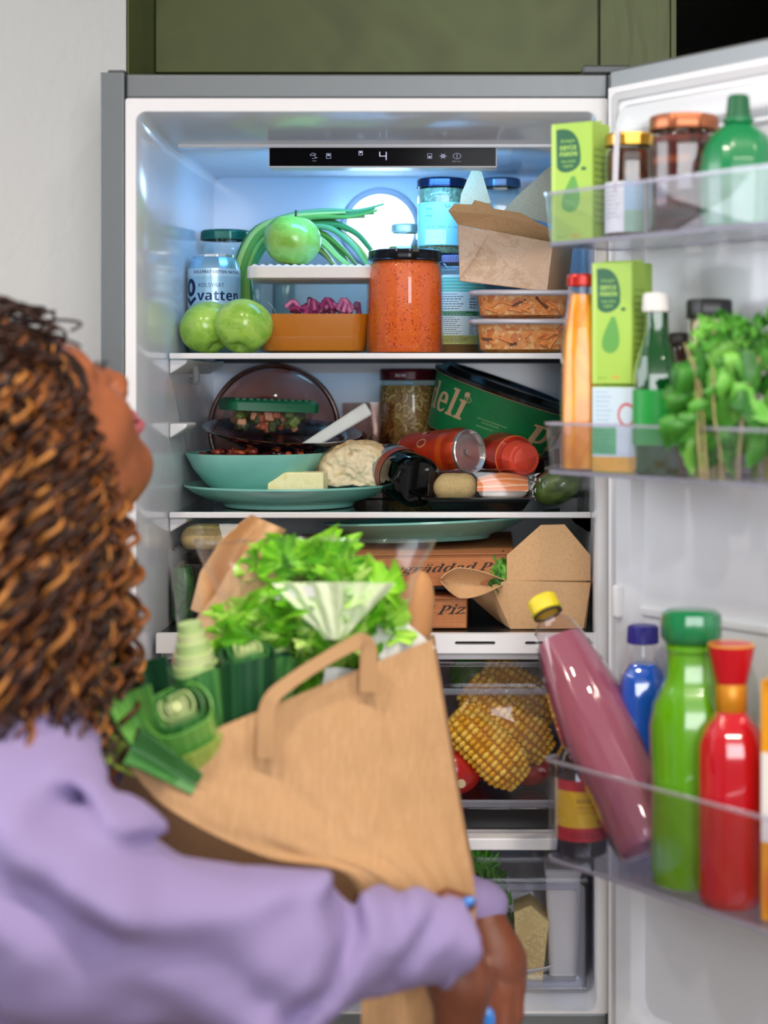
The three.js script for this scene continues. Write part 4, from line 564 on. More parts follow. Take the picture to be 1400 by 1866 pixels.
// ---------------------------------------------------------------- lower shelf (on the drawer cover)
{
  const S = SHELF3 + 0.0002, woodTex = (txt, size, tx, ty) => canvasTex(1024, 200, (g, w, h) => { g.fillStyle = '#b5703f'; g.fillRect(0, 0, w, h); for (let i = 0; i < 420; i++) { g.fillStyle = ['rgba(110,55,20,.16)', 'rgba(215,150,95,.16)', 'rgba(150,80,35,.14)'][i % 3]; g.fillRect(rnd() * w - 100, rnd() * h, rr(60, 500), rr(1, 5)); } for (let i = 0; i < 60; i++) { g.fillStyle = 'rgba(225,165,115,.12)'; g.fillRect(rnd() * w, 0, 1.5, h); } g.fillStyle = '#23150d'; g.font = `italic bold ${size}px serif`; g.save(); g.translate(tx, ty); g.transform(1, -0.04, -0.22, 1, 0, 0); g.fillText(txt, 0, 0); g.restore(); });
  const boxOf = (name, label, u0, u1, y0, h, z, tex, turn) => {
    const a = loc(u0, 1100, z), b = loc(u1, 1100, z), w = b.x - a.x, t = thing(name, label, 'box', V(a.x, y0, z), 0); t.rotation.z = turn;
    part('carton', boxUV(rbox(w, h, 0.3, 0.002).translate(w / 2, h / 2, -0.151), 8), std(0xb5703f, 0.7), t); part('front_print', new THREE.PlaneGeometry(w - 0.003, h - 0.003).translate(w / 2, h / 2, 0.0002), std(0xffffff, 0.65, { map: tex }), t);
    part('lid_flap', rbox(w, 0.0018, 0.02, 0.0008).translate(w / 2, h, -0.006), std(0xa8683c, 0.75), t); return t;
  };
  boxOf('pizza_box', 'wood-print pizza box lying at the bottom, reading Pizza!', 480, 851, S, 0.0365, -0.1, woodTex('Nygräddad Pizza!', 92, 335, 132), 0);
  part('tray', rbox(0.26, 0.008, 0.28, 0.002), M.black, tag(thing('shadow_gap_sheet', 'dark tray between the two wood-print pizza boxes', 'tray', V(loc(660, 1080, -0.3).x, S + 0.0418, -0.3)), 'dark tray between the two wood-print pizza boxes', 'tray'));  // black sheet added as the shadow gap between the boxes
  boxOf('pizza_box', 'upper wood-print pizza box reading Nygräddad Pizza, under the turquoise dish', 500, 938, S + 0.0462, 0.0385, -0.112, woodTex('Nygräddad Pizza', 74, 440, 122), 0.012);
  // turquoise serving dish on the boxes
  let q = loc(775, 980, -0.3);
  const ds = single('serving_dish', 'shallow turquoise serving dish tilted on the pizza boxes', 'dish', lathe([[0, 0.002], [0.07, 0.002], [0.074, 0], [0.08, 0], [0.084, 0.005], [0.112, 0.014], [0.13, 0.0235], [0.13, 0.026], [0.109, 0.018], [0.08, 0.009], [0, 0.008]], 72), std(0x7fc0b4, 0.28, { clearcoat: 0.3 }), V(loc(775, 980, -0.24).x, S + 0.0905, -0.262)); ds.rotation.z = 0.035; ds.rotation.x = -0.05;
  // sushi at the side wall, on a dark crate
  q = loc(402, 1005, -0.2);
  const crate = thing('black_crate', 'black plastic crate by the side wall under the sesame roll tray', 'crate', V(IN.x0 + 0.05, S, -0.24)); part('shell', rbox(0.092, 0.07, 0.13, 0.004).translate(0, 0.0355, 0), std(0x0e0f12, 0.35), crate); for (let i = 0; i < 5; i++) part('rib', rbox(0.004, 0.06, 0.003, 0.001).translate(-0.038 + i * 0.019, 0.035, 0.066), std(0x0e0f12, 0.35), crate);
  sushiTray('sesame_roll_tray', 'black tray with clear cover of sesame rolls below the middle shelf', V(IN.x0 + 0.05, 0, 0), S + 0.0715, 0.0455, -0.2, false);
  const cu = thing('cucumber', 'dark green cucumber standing by the black crate', 'cucumber', V(IN.x0 + 0.0175, S, -0.155)); part('body', lathe([[0, 0], [0.009, 0.001], [0.013, 0.006], [0.0145, 0.03], [0.0142, 0.055], [0.011, 0.067], [0, 0.07]], 24), std(0xffffff, 0.3, { map: mottled(['#1c4a1c', '#2f6a2a', '#173d18'], [5, 20], 1, 64) }), cu); part('stem', new THREE.CylinderGeometry(0.002, 0.003, 0.006, 8).translate(0, 0.0715, 0), stemM, cu);
  // noodle box with an opened side flap and salad
  const nb = thing('noodle_box', 'open kraft noodle box with raised flap and green leaves', 'box', V(0, 0, 0)), z = -0.1;
  const sh = (pts, zz, m, name, d = 0.0012) => { const w = pts.map(([u, v]) => { const p = loc(u, v, zz); return [p.x, p.y]; }); return part(name, boxUV(plate(w, d, 0.0002).translate(0, 0, zz), 8), m, nb); };
  sh([[931, 1146], [1064, 1145], [1076, 1062], [923, 1058]], z, kraft, 'front_panel');
  sh([[924, 1058], [1076, 1058], [1076, 1012], [1029, 956], [986, 957], [924, 1012]], z - 0.003, kraft, 'raised_flap');
  const bl = (u, v, dz) => loc(u, v, z + dz);
  part('side_panel', panel4(bl(931, 1146, -0.0015), bl(897, 1066, -0.012), bl(923, 1058, -0.0015), bl(924, 1060, -0.0015)), kraft, nb);
  part('side_panel', panel4(bl(897, 1066, -0.011), bl(931, 1145, -0.002), bl(905, 1128, -0.05), bl(862, 1090, -0.045)), kraft, nb);
  part('side_panel', panel4(bl(1066, 1145, -0.002), bl(1076, 1062, -0.002), bl(1070, 1060, -0.1), bl(1056, 1140, -0.1)), kraft, nb);
  part('back_panel', panel4(bl(940, 1140, -0.1), bl(1056, 1140, -0.1), bl(1070, 1050, -0.1), bl(925, 1050, -0.1)), kraft, nb);
  part('curled_flap', boxUV(sheet((s, t) => { const u = 925 - s * 122, vt = 1058 - 24 * Math.sin(Math.min(1, s * 1.35) * PI / 2) + 10 * clamp01((s - 0.75) * 4), vb = 1061 + 30 * Math.sin(Math.min(1, s * 1.5) * PI / 2) - 22 * clamp01((s - 0.72) * 3.6); const e = Math.sqrt(Math.max(0, 1 - Math.max(0, (s - 0.8) * 5) ** 2)), m = (vt + vb) / 2; return bl(u, m + (t - 0.5) * (vb - vt) * Math.max(e, 0.25), -0.004 + 0.03 * Math.sin(t * PI) * -0.6 + 0.022 * s); }, 24, 12, 0.001)), kraft, nb);
  const lf = [std(0x4f8f2a, 0.45, { side: THREE.DoubleSide }), std(0x2f6a1e, 0.45, { side: THREE.DoubleSide }), std(0x6fb03c, 0.4, { side: THREE.DoubleSide })];
  for (let i = 0; i < 9; i++) { const c = bl(rr(898, 920), rr(1022, 1058), rr(-0.03, -0.006)), a = rr(-1, 1.2); part('leaf', surface((s, t) => { const w = 0.009 * Math.sin(s * PI) + 0.002; return V((t - 0.5) * 2 * w * Math.cos(a) + 0.003 * Math.sin(s * 9 + i), (s - 0.5) * 0.03 + (t - 0.5) * w * Math.sin(a), 0.004 * Math.cos(t * 7 + s * 5)).add(c); }, 10, 8), lf[i % 3], nb); }
}
// ---------------------------------------------------------------- drawers
{
  // sweetcorn: real kernels in rows on each cob, in a clear bag
  const kernel = new THREE.SphereGeometry(1, 7, 5), kM = [std(0xf0b82c, 0.28), std(0xe2a420, 0.28), std(0xf6cc50, 0.28)];
  const cob = (label, a, b, r) => {
    const t = thing('corn_cob', label, 'corn', a, 0, undefined), d = b.clone().sub(a), L = d.length(); t.quaternion.setFromUnitVectors(V(0, 1, 0), d.clone().normalize());
    const prof = (y) => r * Math.min(1, 0.5 + 2.6 * (1 - y / L), 0.6 + 3 * y / L) * (0.93 + 0.07 * Math.sin(y / L * 3));
    part('core', lathe([[0, 0], ...Array.from({ length: 9 }, (_, i) => [prof(i / 8 * L) * 0.9, i / 8 * L]), [0, L * 1.005]], 24), std(0xc98d1c, 0.5), t);
    const qi = t.quaternion, nv = V(0, 0, 0); let shown = 0;
    const rows = 14, per = Math.round(L / 0.0072), lists = [[], [], []];
    for (let i = 0; i < rows; i++) for (let j = 0; j < per; j++) { const y = (j + 0.5) / per * L, a0 = i / rows * 6.283, q = prof(y) * 0.95; nv.set(Math.sin(a0), 0, Math.cos(a0)).applyQuaternion(qi); if (nv.z > 0.15 && shown < 300) { shown++; const km = part('kernel', kernel, kM[(rnd() * 3) | 0], t); km.scale.set(q * 0.222, 0.0038, 0.005); km.rotation.y = a0; km.position.set(q * Math.sin(a0), y, q * Math.cos(a0)); continue; } lists[(i * 7 + j * 3 + (rnd() * 3 | 0)) % 3].push(kernel.clone().scale(q * 0.222, 0.0038, 0.005).translate(0, 0, 0).rotateY(0).translate(0, 0, q).rotateY(a0).translate(0, y, 0)); }
    lists.forEach((l, i) => { const m = part('kernels', merge(l), kM[i], t); m.userData.kind = 'stuff'; });
    return t;
  };
  const z = -0.1;
  cob('fat yellow sweetcorn cob lowest in the clear bag', loc(826, 1300, z - 0.005), loc(950, 1424, z + 0.002), 0.0275);
  cob('yellow sweetcorn cob between two others in the clear bag', loc(850, 1248, z - 0.042), loc(998, 1376, z - 0.034), 0.0275);
  cob('yellow sweetcorn cob topmost in the clear bag', loc(880, 1218, z - 0.092), loc(1012, 1305, z - 0.086), 0.026);
  const bagM = clear(0xffffff, 0.1, { ior: 1.5 });
  const cb = loc(905, 1318, z - 0.03), bagG = new THREE.SphereGeometry(1, 64, 40), bp = bagG.attributes.position;
  for (let i = 0; i < bp.count; i++) { const x = bp.getX(i), y = bp.getY(i), w = bp.getZ(i), n = 1 + 0.05 * N3(x * 3, y * 3, w * 3) + 0.03 * Math.abs(N3(x * 9, y * 9, w * 9)); bp.setXYZ(i, x * n * (0.079 - 0.02 * clamp01(-y)), y * n * 0.073, Math.min(w * n * 0.068, 0.0655)); }
  bagG.computeVertexNormals(); bagG.rotateZ(0.35); single('produce_bag', 'crinkled clear plastic bag around the sweetcorn in the upper drawer', 'bag', bagG, bagM, V(cb.x + 0.004, cb.y + 0.004, cb.z - 0.012));
  const pep = (p, r) => { const g = new THREE.SphereGeometry(r, 28, 20), k = g.attributes.position; for (let i = 0; i < k.count; i++) { const x = k.getX(i), y = k.getY(i), w = k.getZ(i), a = Math.atan2(x, w); const n = 1 + 0.02 * Math.cos(a * 5), d = Math.exp(-(x * x + w * w) / (r * r) * 12); k.setXYZ(i, x * n, y * 0.92 - (y > 0 ? d * r * 0.18 : 0), w * n); } g.computeVertexNormals(); return g; };
  const tomM = std(0xc0231a, 0.22, { clearcoat: 0.4 });
  const tomato = (label, u, v, zz, r) => { const q = loc(u, v, zz); q.y = Math.max(q.y, 1.0538 + r * 0.925); const t = thing('tomato', label, 'tomato', q); part('fruit', pep(0, r), tomM, t); for (let i = 0; i < 5; i++) part('sepal', taper([V(0, r * 0.76, 0), V(0.006 * Math.sin(i * 1.26), r * 0.82, 0.006 * Math.cos(i * 1.26)), V(0.014 * Math.sin(i * 1.26), r * 0.8, 0.014 * Math.cos(i * 1.26))], (k) => 0.0018 * (1.1 - k), 8, 5), std(0x3f6a2a, 0.6), t); return t; };
  tomato('ripe red tomato in the upper drawer beside the sweetcorn', 828, 1404, -0.118, 0.034); tomato('red tomato partly behind another tomato in the upper drawer', 868, 1402, -0.185, 0.028);
  tomato('red tomato on the floor of the upper drawer under the sweetcorn', 965, 1452, -0.16, 0.026);
  single('sticker', 'small oval fruit sticker on a red tomato', 'sticker', new THREE.CylinderGeometry(0.0052, 0.0052, 0.0006, 20).rotateX(PI / 2 - 0.35).rotateY(0.25), std(0xcdb98a, 0.5), loc(841, 1428, -0.083));
  const gl = single('green_pepper', 'shiny green pepper at the back of the upper drawer', 'pepper', pep(0, 0.03).scale(1, 1.15, 1), std(0x2f9a2c, 0.25), loc(862, 1232, -0.26));
  // lower drawer: kale, cheese, white dish
  const kale = thing('curly_kale', 'curly dark green kale in the lower drawer', 'vegetable', V(0, 0, 0)), kMs = [0x2f7a22, 0x4f9a30, 0x1e5a1a, 0x66ad3a].map((c) => std(c, 0.45, { side: THREE.DoubleSide }));
  for (let i = 0; i < 90; i++) { const s = rnd(), c = loc(858 + 55 * s + rr(-38, 28), 1565 + 175 * s + rr(-12, 14), rr(-0.16, -0.095)); part('leaf', frill(c, rr(0.012, 0.019), rnd() * 100, rr(-1, 1), rnd() * 6), kMs[i % 4], kale); }
  const ch = thing('cheese_wedge', 'wedge of pale yellow cheese in clear film in the lower drawer', 'cheese', V(0, 0, 0));
  const P4 = [[944, 1768], [986, 1778], [998, 1668], [966, 1640], [938, 1652]].map(([u, v]) => { const p = loc(u, v, -0.11); return [p.x, p.y]; });
  part('wedge', boxUV(plate(P4, 0.05, 0.001).translate(0, 0, -0.085), 14), std(0xffffff, 0.6, { map: mottled(['#d8bd78', '#e6cf92', '#c9a862', '#dcc488'], [3, 11, 27], 0.9, 128) }), ch);
  const fg = surface((s, t) => { const a = t * 6.283, p = loc(966 - 12 * s + (40 + 8 * N3(a, s * 3, 2)) * (1 - 0.62 * s * s) * Math.cos(a), 1772 - 200 * s + 6 * N3(Math.cos(a) * 3, s * 6, 1), -0.11 + 0.037 * (1 - 0.5 * s) * Math.sin(a)); return p; }, 30, 40); part('film', fg, clear(0xffffff, 0.09, { ior: 1.5 }), ch);
  const wd = loc(948, 1790, -0.12); single('white_dish', 'shallow white paper dish under the cheese wedge', 'dish', lathe([[0, 0], [0.05, 0], [0.066, 0.012], [0.0645, 0.013], [0.049, 0.0015], [0, 0.0015]], 48), std(0xe6e3e0, 0.5), V(wd.x - 0.008, 0.8475, -0.135));
  const wb = loc(1034, 1690, -0.12); single('white_tub', 'tall white plastic tub at the side of the lower drawer', 'tub', upright(loft([loop(-0.017, 0.017, -0.05, 0.05, 0.008, 0), loop(-0.021, 0.021, -0.054, 0.054, 0.008, 0.118), loop(-0.022, 0.022, -0.055, 0.055, 0.008, 0.118), loop(-0.022, 0.022, -0.055, 0.055, 0.008, 0.124), loop(-0.02, 0.02, -0.053, 0.053, 0.008, 0.126)], true, true, 0.5)), std(0xd9d8d8, 0.4), V(0.082, 0.847, -0.14));
}
// crinkled leaf fan: radius r at c
function frill(c, r, k, tilt, turn) {
  const m = new THREE.Matrix4().makeRotationFromEuler(new THREE.Euler(0.9 + tilt * 0.5, turn, tilt)).setPosition(c);
  return surface((s, t) => { const a = (t - 0.5) * 4.4, q = r * s, w = s * s * r * 0.42; return V(q * Math.sin(a), w * Math.sin(a * 7 + k) + w * 0.6 * Math.sin(a * 15 + k * 2) + r * 0.25 * s * s, q * Math.cos(a)).applyMatrix4(m); }, 5, 44);
}
// ---------------------------------------------------------------- things in the door bins
{
  const F = BIN.map((y) => y + 0.0027);
  const pearTex = (w0) => canvasTex(256, 640, (g, w, h) => {
    g.fillStyle = '#a9cf52'; g.fillRect(0, 0, w, h); g.fillStyle = '#b9da6a'; g.fillRect(0, 0, 26, h);
    g.fillStyle = '#17603a'; g.beginPath(); g.moveTo(30, 30); g.bezierCurveTo(150, 10, 190, 90, 186, 200); g.bezierCurveTo(184, 260, 60, 290, 34, 230); g.closePath(); g.fill();
    g.fillStyle = '#b7dc5c'; g.textAlign = 'center'; g.font = '22px sans-serif'; g.fillText('Ekologisk', 104, 100); g.font = 'bold 34px sans-serif'; g.fillText('DRYCK', 106, 142); g.fillText('PÄRON', 108, 176); g.font = '20px sans-serif'; g.fillText('Pear drink', 108, 210); g.fillText('organic', 106, 234);
    g.fillStyle = '#5fa544'; g.beginPath(); g.moveTo(150, 285); g.bezierCurveTo(190, 380, 200, 470, 120, 480); g.bezierCurveTo(30, 470, 60, 390, 128, 285); g.closePath(); g.fill(); g.fillStyle = '#17603a'; g.fillRect(190, 238, 30, 18);
    g.fillStyle = '#4f7d2c'; g.font = '18px sans-serif'; g.fillText('200 ml', 66, 616); g.fillStyle = '#d9a14a'; g.fillRect(130, 600, 44, 14);
  });
  const sideTex = canvasTex(128, 320, (g, w, h) => { g.fillStyle = '#a9cf52'; g.fillRect(0, 0, w, h); lines(g, 12, 70, 90, 12, 18, '#4f7d18', 4); });
  const carton = (name, label, pos, turn, w, h, d, front, side) => {
    const t = thing(name, label, 'carton', pos, turn);
    part('carton', rbox(w, h, d, 0.0015).translate(0, h / 2, 0), std(0xa9cf52, 0.4), t);
    part('front_print', new THREE.PlaneGeometry(w - 0.002, h - 0.002).translate(0, h / 2, d / 2 + 0.0003), std(0xffffff, 0.35, { map: front }), t);
    part('side_print', new THREE.PlaneGeometry(d - 0.002, h - 0.002).rotateY(PI / 2).translate(w / 2 + 0.0003, h / 2, 0), std(0xffffff, 0.35, { map: side }), t);
    part('folded_seam', rbox(w, 0.0012, 0.006, 0.0005).rotateX(0.35).translate(0, h + 0.0012, 0), std(0xa9cf52, 0.4), t);
    return t;
  };
  let p = doorSpot(1058, 0.088, F[0]);
  const pt = pearTex();
  carton('juice_carton', 'green pear drink carton in the top door bin', p, -0.55, 0.05, 0.126, 0.038, pt, sideTex);
  const honey = std(0x9a6a14, 0.2, { map: mottled(['#8a5a10', '#b58420', '#6a420c'], [4, 14], 1, 128) });
  p = doorSpot(1150, 0.07, F[0]);
  const hj = jar({ name: 'honey_jar', label: 'squat jar with gold lid, pale label and striped ribbon in the door', pos: p, r: 0.0265, h: 0.108, neck: 0.024, shoulder: 0.082, neckY: 0.096, lid: metal(0xc79a3c, 0.3, 0.8), lidR: 0.0268, lidH: 0.013, fill: 0.094, contents: honey, tex: canvasTex(256, 192, (g, w, h) => { g.fillStyle = '#e4e8ea'; g.fillRect(0, 0, w, h); g.fillStyle = '#9fc3da'; g.fillRect(140, 0, 60, 110); g.fillStyle = '#8fb8a4'; g.fillRect(140, 110, 60, 82); g.fillStyle = '#3b6f93'; g.fillRect(20, 20, 30, 120); lines(g, 70, 20, 60, 8, 16, '#8a8f94', 4); }), label0: 0.008, label1: 0.06, span: 3.4, mid: -0.5 });
  part('ribbon', sheet((s, t) => { const a = -0.72 + t * 0.22 - s * 0.1, q = s < 0.25 ? 0.0275 : 0.0272; return V(q * Math.sin(a), 0.112 - s * 0.062, q * Math.cos(a)); }, 12, 3, 0.0006), std(0xffffff, 0.6, { map: canvasTex(32, 32, (g) => { g.fillStyle = '#e6e4ea'; g.fillRect(0, 0, 32, 32); g.fillStyle = '#4a4560'; g.fillRect(10, 0, 3, 32); g.fillRect(19, 0, 3, 32); }) }), hj);
  p = doorSpot(1247, 0.075, F[0]);
  jar({ name: 'jam_jar', label: 'jar of dark red jam with copper lid in the top door bin', pos: p, r: 0.0352, h: 0.116, neck: 0.031, shoulder: 0.082, neckY: 0.103, lid: metal(0xb06a48, 0.35, 0.7), lidR: 0.0345, lidH: 0.0145, fill: 0.098, contents: std(0xffffff, 0.25, { map: speckle('#4a1210', ['#6a2218', '#2c0a08', '#7d3a22', '#3a0d0c'], 260, 128, 9) }) });
  p = doorSpot(1346, 0.083, F[0]);
  const lime = thing('lime_juice_bottle', 'round deep green juice bottle with ridged cap in the top door bin', 'bottle', p);
  part('bottle', lathe([[0, 0], [0.028, 0], [0.034, 0.004], [0.0365, 0.03], [0.0375, 0.055], [0.035, 0.074], [0.028, 0.089], [0.018, 0.098], [0.0125, 0.1015], [0.0125, 0.107], [0, 0.107]], 48), std(0x0c7a46, 0.3, { clearcoat: 0.4 }), lime);
  part('cap', ridgedCap(0.0122, 0.023, 20, 0.002).translate(0, 0.106, 0), std(0x0a5c34, 0.4), lime); part('collar', lathe([[0.0125, 0.101], [0.0148, 0.103], [0.0148, 0.106], [0.0125, 0.107]]), std(0x0c7a46, 0.35), lime);

  // ---- middle bin
  const mango = std(0xffffff, 0.3, { map: mottled(['#ee9408', '#f6a818', '#ea8a06', '#f4a010'], [2, 5], 0.7, 128) });
  p = doorSpot(1060, 0.096, F[1]);
  jar({ name: 'juice_bottle', label: 'tall glass bottle of orange juice with red cap in the door', category: 'bottle', pos: p, glass: clear(0xffffff, 0.03, { ior: 1.28 }), line: [[0, 0], [0.019, 0], [0.0217, 0.002], [0.0222, 0.006], [0.0224, 0.06], [0.022, 0.11], [0.02, 0.14], [0.0165, 0.165], [0.0142, 0.182], [0.0138, 0.196]], h: 0.202, fill: 0.184, contents: mango, lid: std(0xc2261c, 0.3, { metalness: 0.3 }), lidR: 0.0155, lidH: 0.0125 });
  p = doorSpot(1134, 0.082, F[1]);
  const milkTex = canvasTex(256, 400, (g, w, h) => { g.fillStyle = '#cfe2ef'; g.fillRect(0, 0, w, h); lines(g, 20, 20, 110, 7, 22, '#8fb2cf', 6); g.fillStyle = '#5fb483'; g.fillRect(0, 190, 150, 130); lines(g, 14, 206, 110, 6, 18, '#2f7d52', 4); g.fillStyle = '#e6b04c'; g.fillRect(0, 330, w, 70); g.strokeStyle = '#d03a3a'; g.lineWidth = 12; g.beginPath(); g.arc(215, 130, 50, 0, 7); g.stroke(); });
  carton('milk_carton', 'pale blue, green and yellow carton under the green carton', p, -0.55, 0.049, 0.088, 0.041, milkTex, milkTex);
  const p2 = p.clone(); p2.y += 0.0898;
  carton('juice_carton', 'green pear drink carton standing on a pale blue carton', p2, -0.6, 0.048, 0.125, 0.042, pt, sideTex);
  p = doorSpot(1197, 0.095, F[1]);
  const gb = thing('water_bottle', 'green glass bottle with white screw cap in the middle door bin', 'bottle', p);
  part('glass', lathe([[0, 0], [0.021, 0], [0.0235, 0.003], [0.0238, 0.09], [0.023, 0.102], [0.018, 0.122], [0.0128, 0.138], [0.0118, 0.15], [0.0118, 0.168]], 48), std(0x0f6a2c, 0.05, { transmission: 0.55, thickness: 0, clearcoat: 1 }), gb);
  part('liquid', lathe([[0, 0.002], [0.0205, 0.002], [0.0215, 0.005], [0.0215, 0.1], [0.016, 0.12], [0, 0.12]], 32), std(0x0a5a22, 0.15), gb); part('cap', ridgedCap(0.0145, 0.019, 36, 0.0008).translate(0, 0.162, 0), std(0xe6e4e2, 0.4), gb);
  part('paper_label', wrap(0.0242, 0.03, 0.085, 0, 3.4), std(0x1f9a3f, 0.4), gb);
  p = doorSpot(1293, 0.05, F[1]);
  jar({ name: 'tahini_jar', label: 'jar of beige paste with black lid behind the herbs', pos: p, r: 0.022, h: 0.172, neck: 0.0205, shoulder: 0.15, neckY: 0.158, lid: std(0x111113, 0.35), lidR: 0.023, lidH: 0.019, fill: 0.155, contents: std(0xd8bd8c, 0.4) });
  p = doorSpot(1238, 0.045, F[1]);
  jar({ name: 'brown_bottle', label: 'slim amber bottle with gold band between green bottle and herbs', category: 'bottle', pos: p, r: 0.0155, h: 0.14, neck: 0.0085, shoulder: 0.095, neckY: 0.118, glass: std(0x5a2a0e, 0.08, { transmission: 0.4, thickness: 0, clearcoat: 1 }), fill: 0.09, contents: std(0x3a1a0a, 0.2), lid: std(0x2a1a12, 0.4), lidR: 0.0105, lidH: 0.014, tex: canvasTex(64, 64, (g) => { g.fillStyle = '#c28a2e'; g.fillRect(0, 0, 64, 64); g.fillStyle = '#f0d9a0'; g.fillRect(10, 20, 44, 20); }), label0: 0.03, label1: 0.06, span: 3 });
  // herbs in the bin: stems and leaves
  p = doorSpot(1330, 0.098, F[1]);
  const hb = thing('herb_bunch', 'bushy bunch of fresh green herbs hanging over the middle door bin', 'herbs', p);
  const hM = [0x4f9a2e, 0x3a8424, 0x66b03c, 0x2c6e1e, 0x7cbf4e].map((c) => std(c, 0.42, { side: THREE.DoubleSide })), stM = std(0xb9a878, 0.5), stG = std(0x5f9438, 0.45);
  for (let i = 0; i < 34; i++) { const x = rr(-0.035, 0.05), z = rr(-0.02, 0.024); part('stem', taper([V(x * 0.9, 0.001, z), V(x, 0.03, z * 1.1), V(x * 1.15 + rr(-0.008, 0.008), rr(0.06, 0.09), z), V(x * 1.3 + rr(-0.02, 0.02), rr(0.1, 0.13), z * 1.2)], () => rr(0.0009, 0.0015), 12, 5), i % 3 ? stM : stG, hb); }
  const leaf = (c, L, W, yaw, pitch, roll, m) => { const mx = new THREE.Matrix4().makeRotationFromEuler(new THREE.Euler(pitch, yaw, roll, 'YXZ')).setPosition(c); return part('leaf', surface((s, t) => { const w = W * Math.sin(Math.pow(s, 0.75) * PI) * (1 + 0.12 * Math.sin(s * 26)), k = (t - 0.5) * 2; return V(k * w, -s * L + 0.1 * L * Math.sin(s * 3), -0.35 * w * k * k + 0.004 * Math.sin(s * 5 + k)).applyMatrix4(mx); }, 10, 6), m, hb); };
  for (let i = 0; i < 78; i++) { const a = rnd() * 6.28, y = rr(0.035, 0.142), q = rr(0.01, 0.046) * (1 - 0.35 * Math.abs(y - 0.09) / 0.06); leaf(V(q * Math.sin(a) * 1.15 - 0.004, y, q * Math.cos(a) * 0.75 + 0.006), rr(0.026, 0.044), rr(0.011, 0.0175), rr(-0.9, 0.9), rr(-0.5, 0.5), rr(-0.9, 0.9), hM[i % 5]); }
  for (const [dx, y, L] of [[-0.055, 0.034, 0.036], [-0.046, 0.03, 0.03], [-0.037, 0.036, 0.028], [-0.049, 0.055, 0.03], [-0.03, 0.05, 0.03]]) leaf(V(dx, y + 0.028, 0.024), L, 0.0125, 0.2, 0.25, rr(-0.4, 0.4), hM[(dx * -1000 | 0) % 3]);
  for (let i = 0; i < 40; i++) { const c = V(rr(-0.03, 0.05), rr(0.115, 0.158), rr(-0.02, 0.03)); part('sprig', frill(c, rr(0.007, 0.012), i, rr(-1, 1), rnd() * 6), hM[(i + 2) % 5], hb); }

  // ---- bottom bin
  p = doorSpot(1060, 0.088, F[2]);
  const oyTex = canvasTex(512, 400, (g, w, h) => { g.fillStyle = '#e9d7a8'; g.fillRect(0, 0, w, h); g.fillStyle = '#c01f2c'; g.fillRect(60, 0, w, 70); g.fillStyle = '#e3bb1e'; g.fillRect(60, 70, w, 240); g.fillStyle = '#c01f2c'; g.fillRect(60, 310, w, 90); g.fillStyle = '#e8821e'; g.fillRect(270, 20, 130, 70); g.fillStyle = '#7a1a10'; g.font = 'bold 30px sans-serif'; lines(g, 210, 118, 150, 2, 16, '#7a3a10', 9); g.fillStyle = '#8a3a14'; g.font = '30px serif'; g.fillText('CHOY SUN', 205, 186); g.font = '20px serif'; g.fillText('OYSTER SAUCE', 205, 214); g.fillStyle = '#d0583a'; g.beginPath(); g.arc(370, 268, 30, 0, 7); g.fill(); lines(g, 170, 345, 210, 2, 20, '#6a0f14', 9); });
  jar({ name: 'oyster_sauce_bottle', label: 'dark sauce bottle with red and yellow label in the bottom door bin', category: 'bottle', pos: p, line: [[0, 0], [0.024, 0], [0.027, 0.003], [0.0275, 0.01], [0.0275, 0.1], [0.0255, 0.106], [0.018, 0.118], [0.0115, 0.128], [0.0115, 0.14]], h: 0.15, glass: std(0x170b08, 0.06, { clearcoat: 1 }), lid: std(0x171214, 0.4), lidR: 0.0135, lidH: 0.022, tex: oyTex, labelR: 0.0279, label0: 0.019, label1: 0.082, span: 3.2, mid: 0.05 });
  p = doorSpot(1172, 0.044, F[2]);
  const bb = thing('blue_bottle', 'clear bottle of bright blue liquid with navy cap in the door', 'bottle', p), bl = [[0, 0], [0.0235, 0], [0.026, 0.003], [0.0268, 0.01], [0.0268, 0.165], [0.0258, 0.183], [0.021, 0.196], [0.0148, 0.2035], [0.0135, 0.206], [0.0135, 0.226]];
  part('bottle', lathe(bl), clear(0xffffff, 0.03, { ior: 1.5 }), bb); part('liquid', lathe(shrink(bl, 0.0012, 0.2025)), std(0x0a55c4, 0.12, { clearcoat: 0.6 }), bb); part('cap', ridgedCap(0.0168, 0.0185, 48, 0.0006).translate(0, 0.2235, 0), std(0x231c86, 0.4), bb);
  // leaning pink bottle
  const p0 = doorPoint(0.158, 0.08, F[2] + 0.022), c0 = doorSpot(997, 0.085, 1.298), ax = c0.clone().sub(p0), Lb = ax.length();
  const pb = thing('pink_drink_bottle', 'bottle of pink drink with yellow cap leaning in the bottom door bin', 'bottle', p0); pb.quaternion.setFromUnitVectors(V(0, 1, 0), ax.clone().normalize());
  const pl = [[0, 0], [0.03, 0], [0.0355, 0.006], [0.037, 0.02], [0.037, Lb * 0.22], [0.041, Lb * 0.4], [0.0425, Lb * 0.5], [0.04, Lb * 0.62], [0.0345, Lb * 0.75], [0.0275, Lb * 0.87], [0.0225, Lb * 0.93], [0.0135, Lb * 0.97], [0.013, Lb + 0.002]];
  part('bottle', toCreasedNormals(new THREE.LatheGeometry(pl.map((k) => new THREE.Vector2(...k)), 14), 0.9), clear(0xfaf4f5, 0.03, { ior: 1.48 }), pb); part('drink', lathe(shrink(pl, 0.0014, Lb * 0.87)), std(0xb86c84, 0.15, { transmission: 0.25, thickness: 0, clearcoat: 0.7 }), pb);
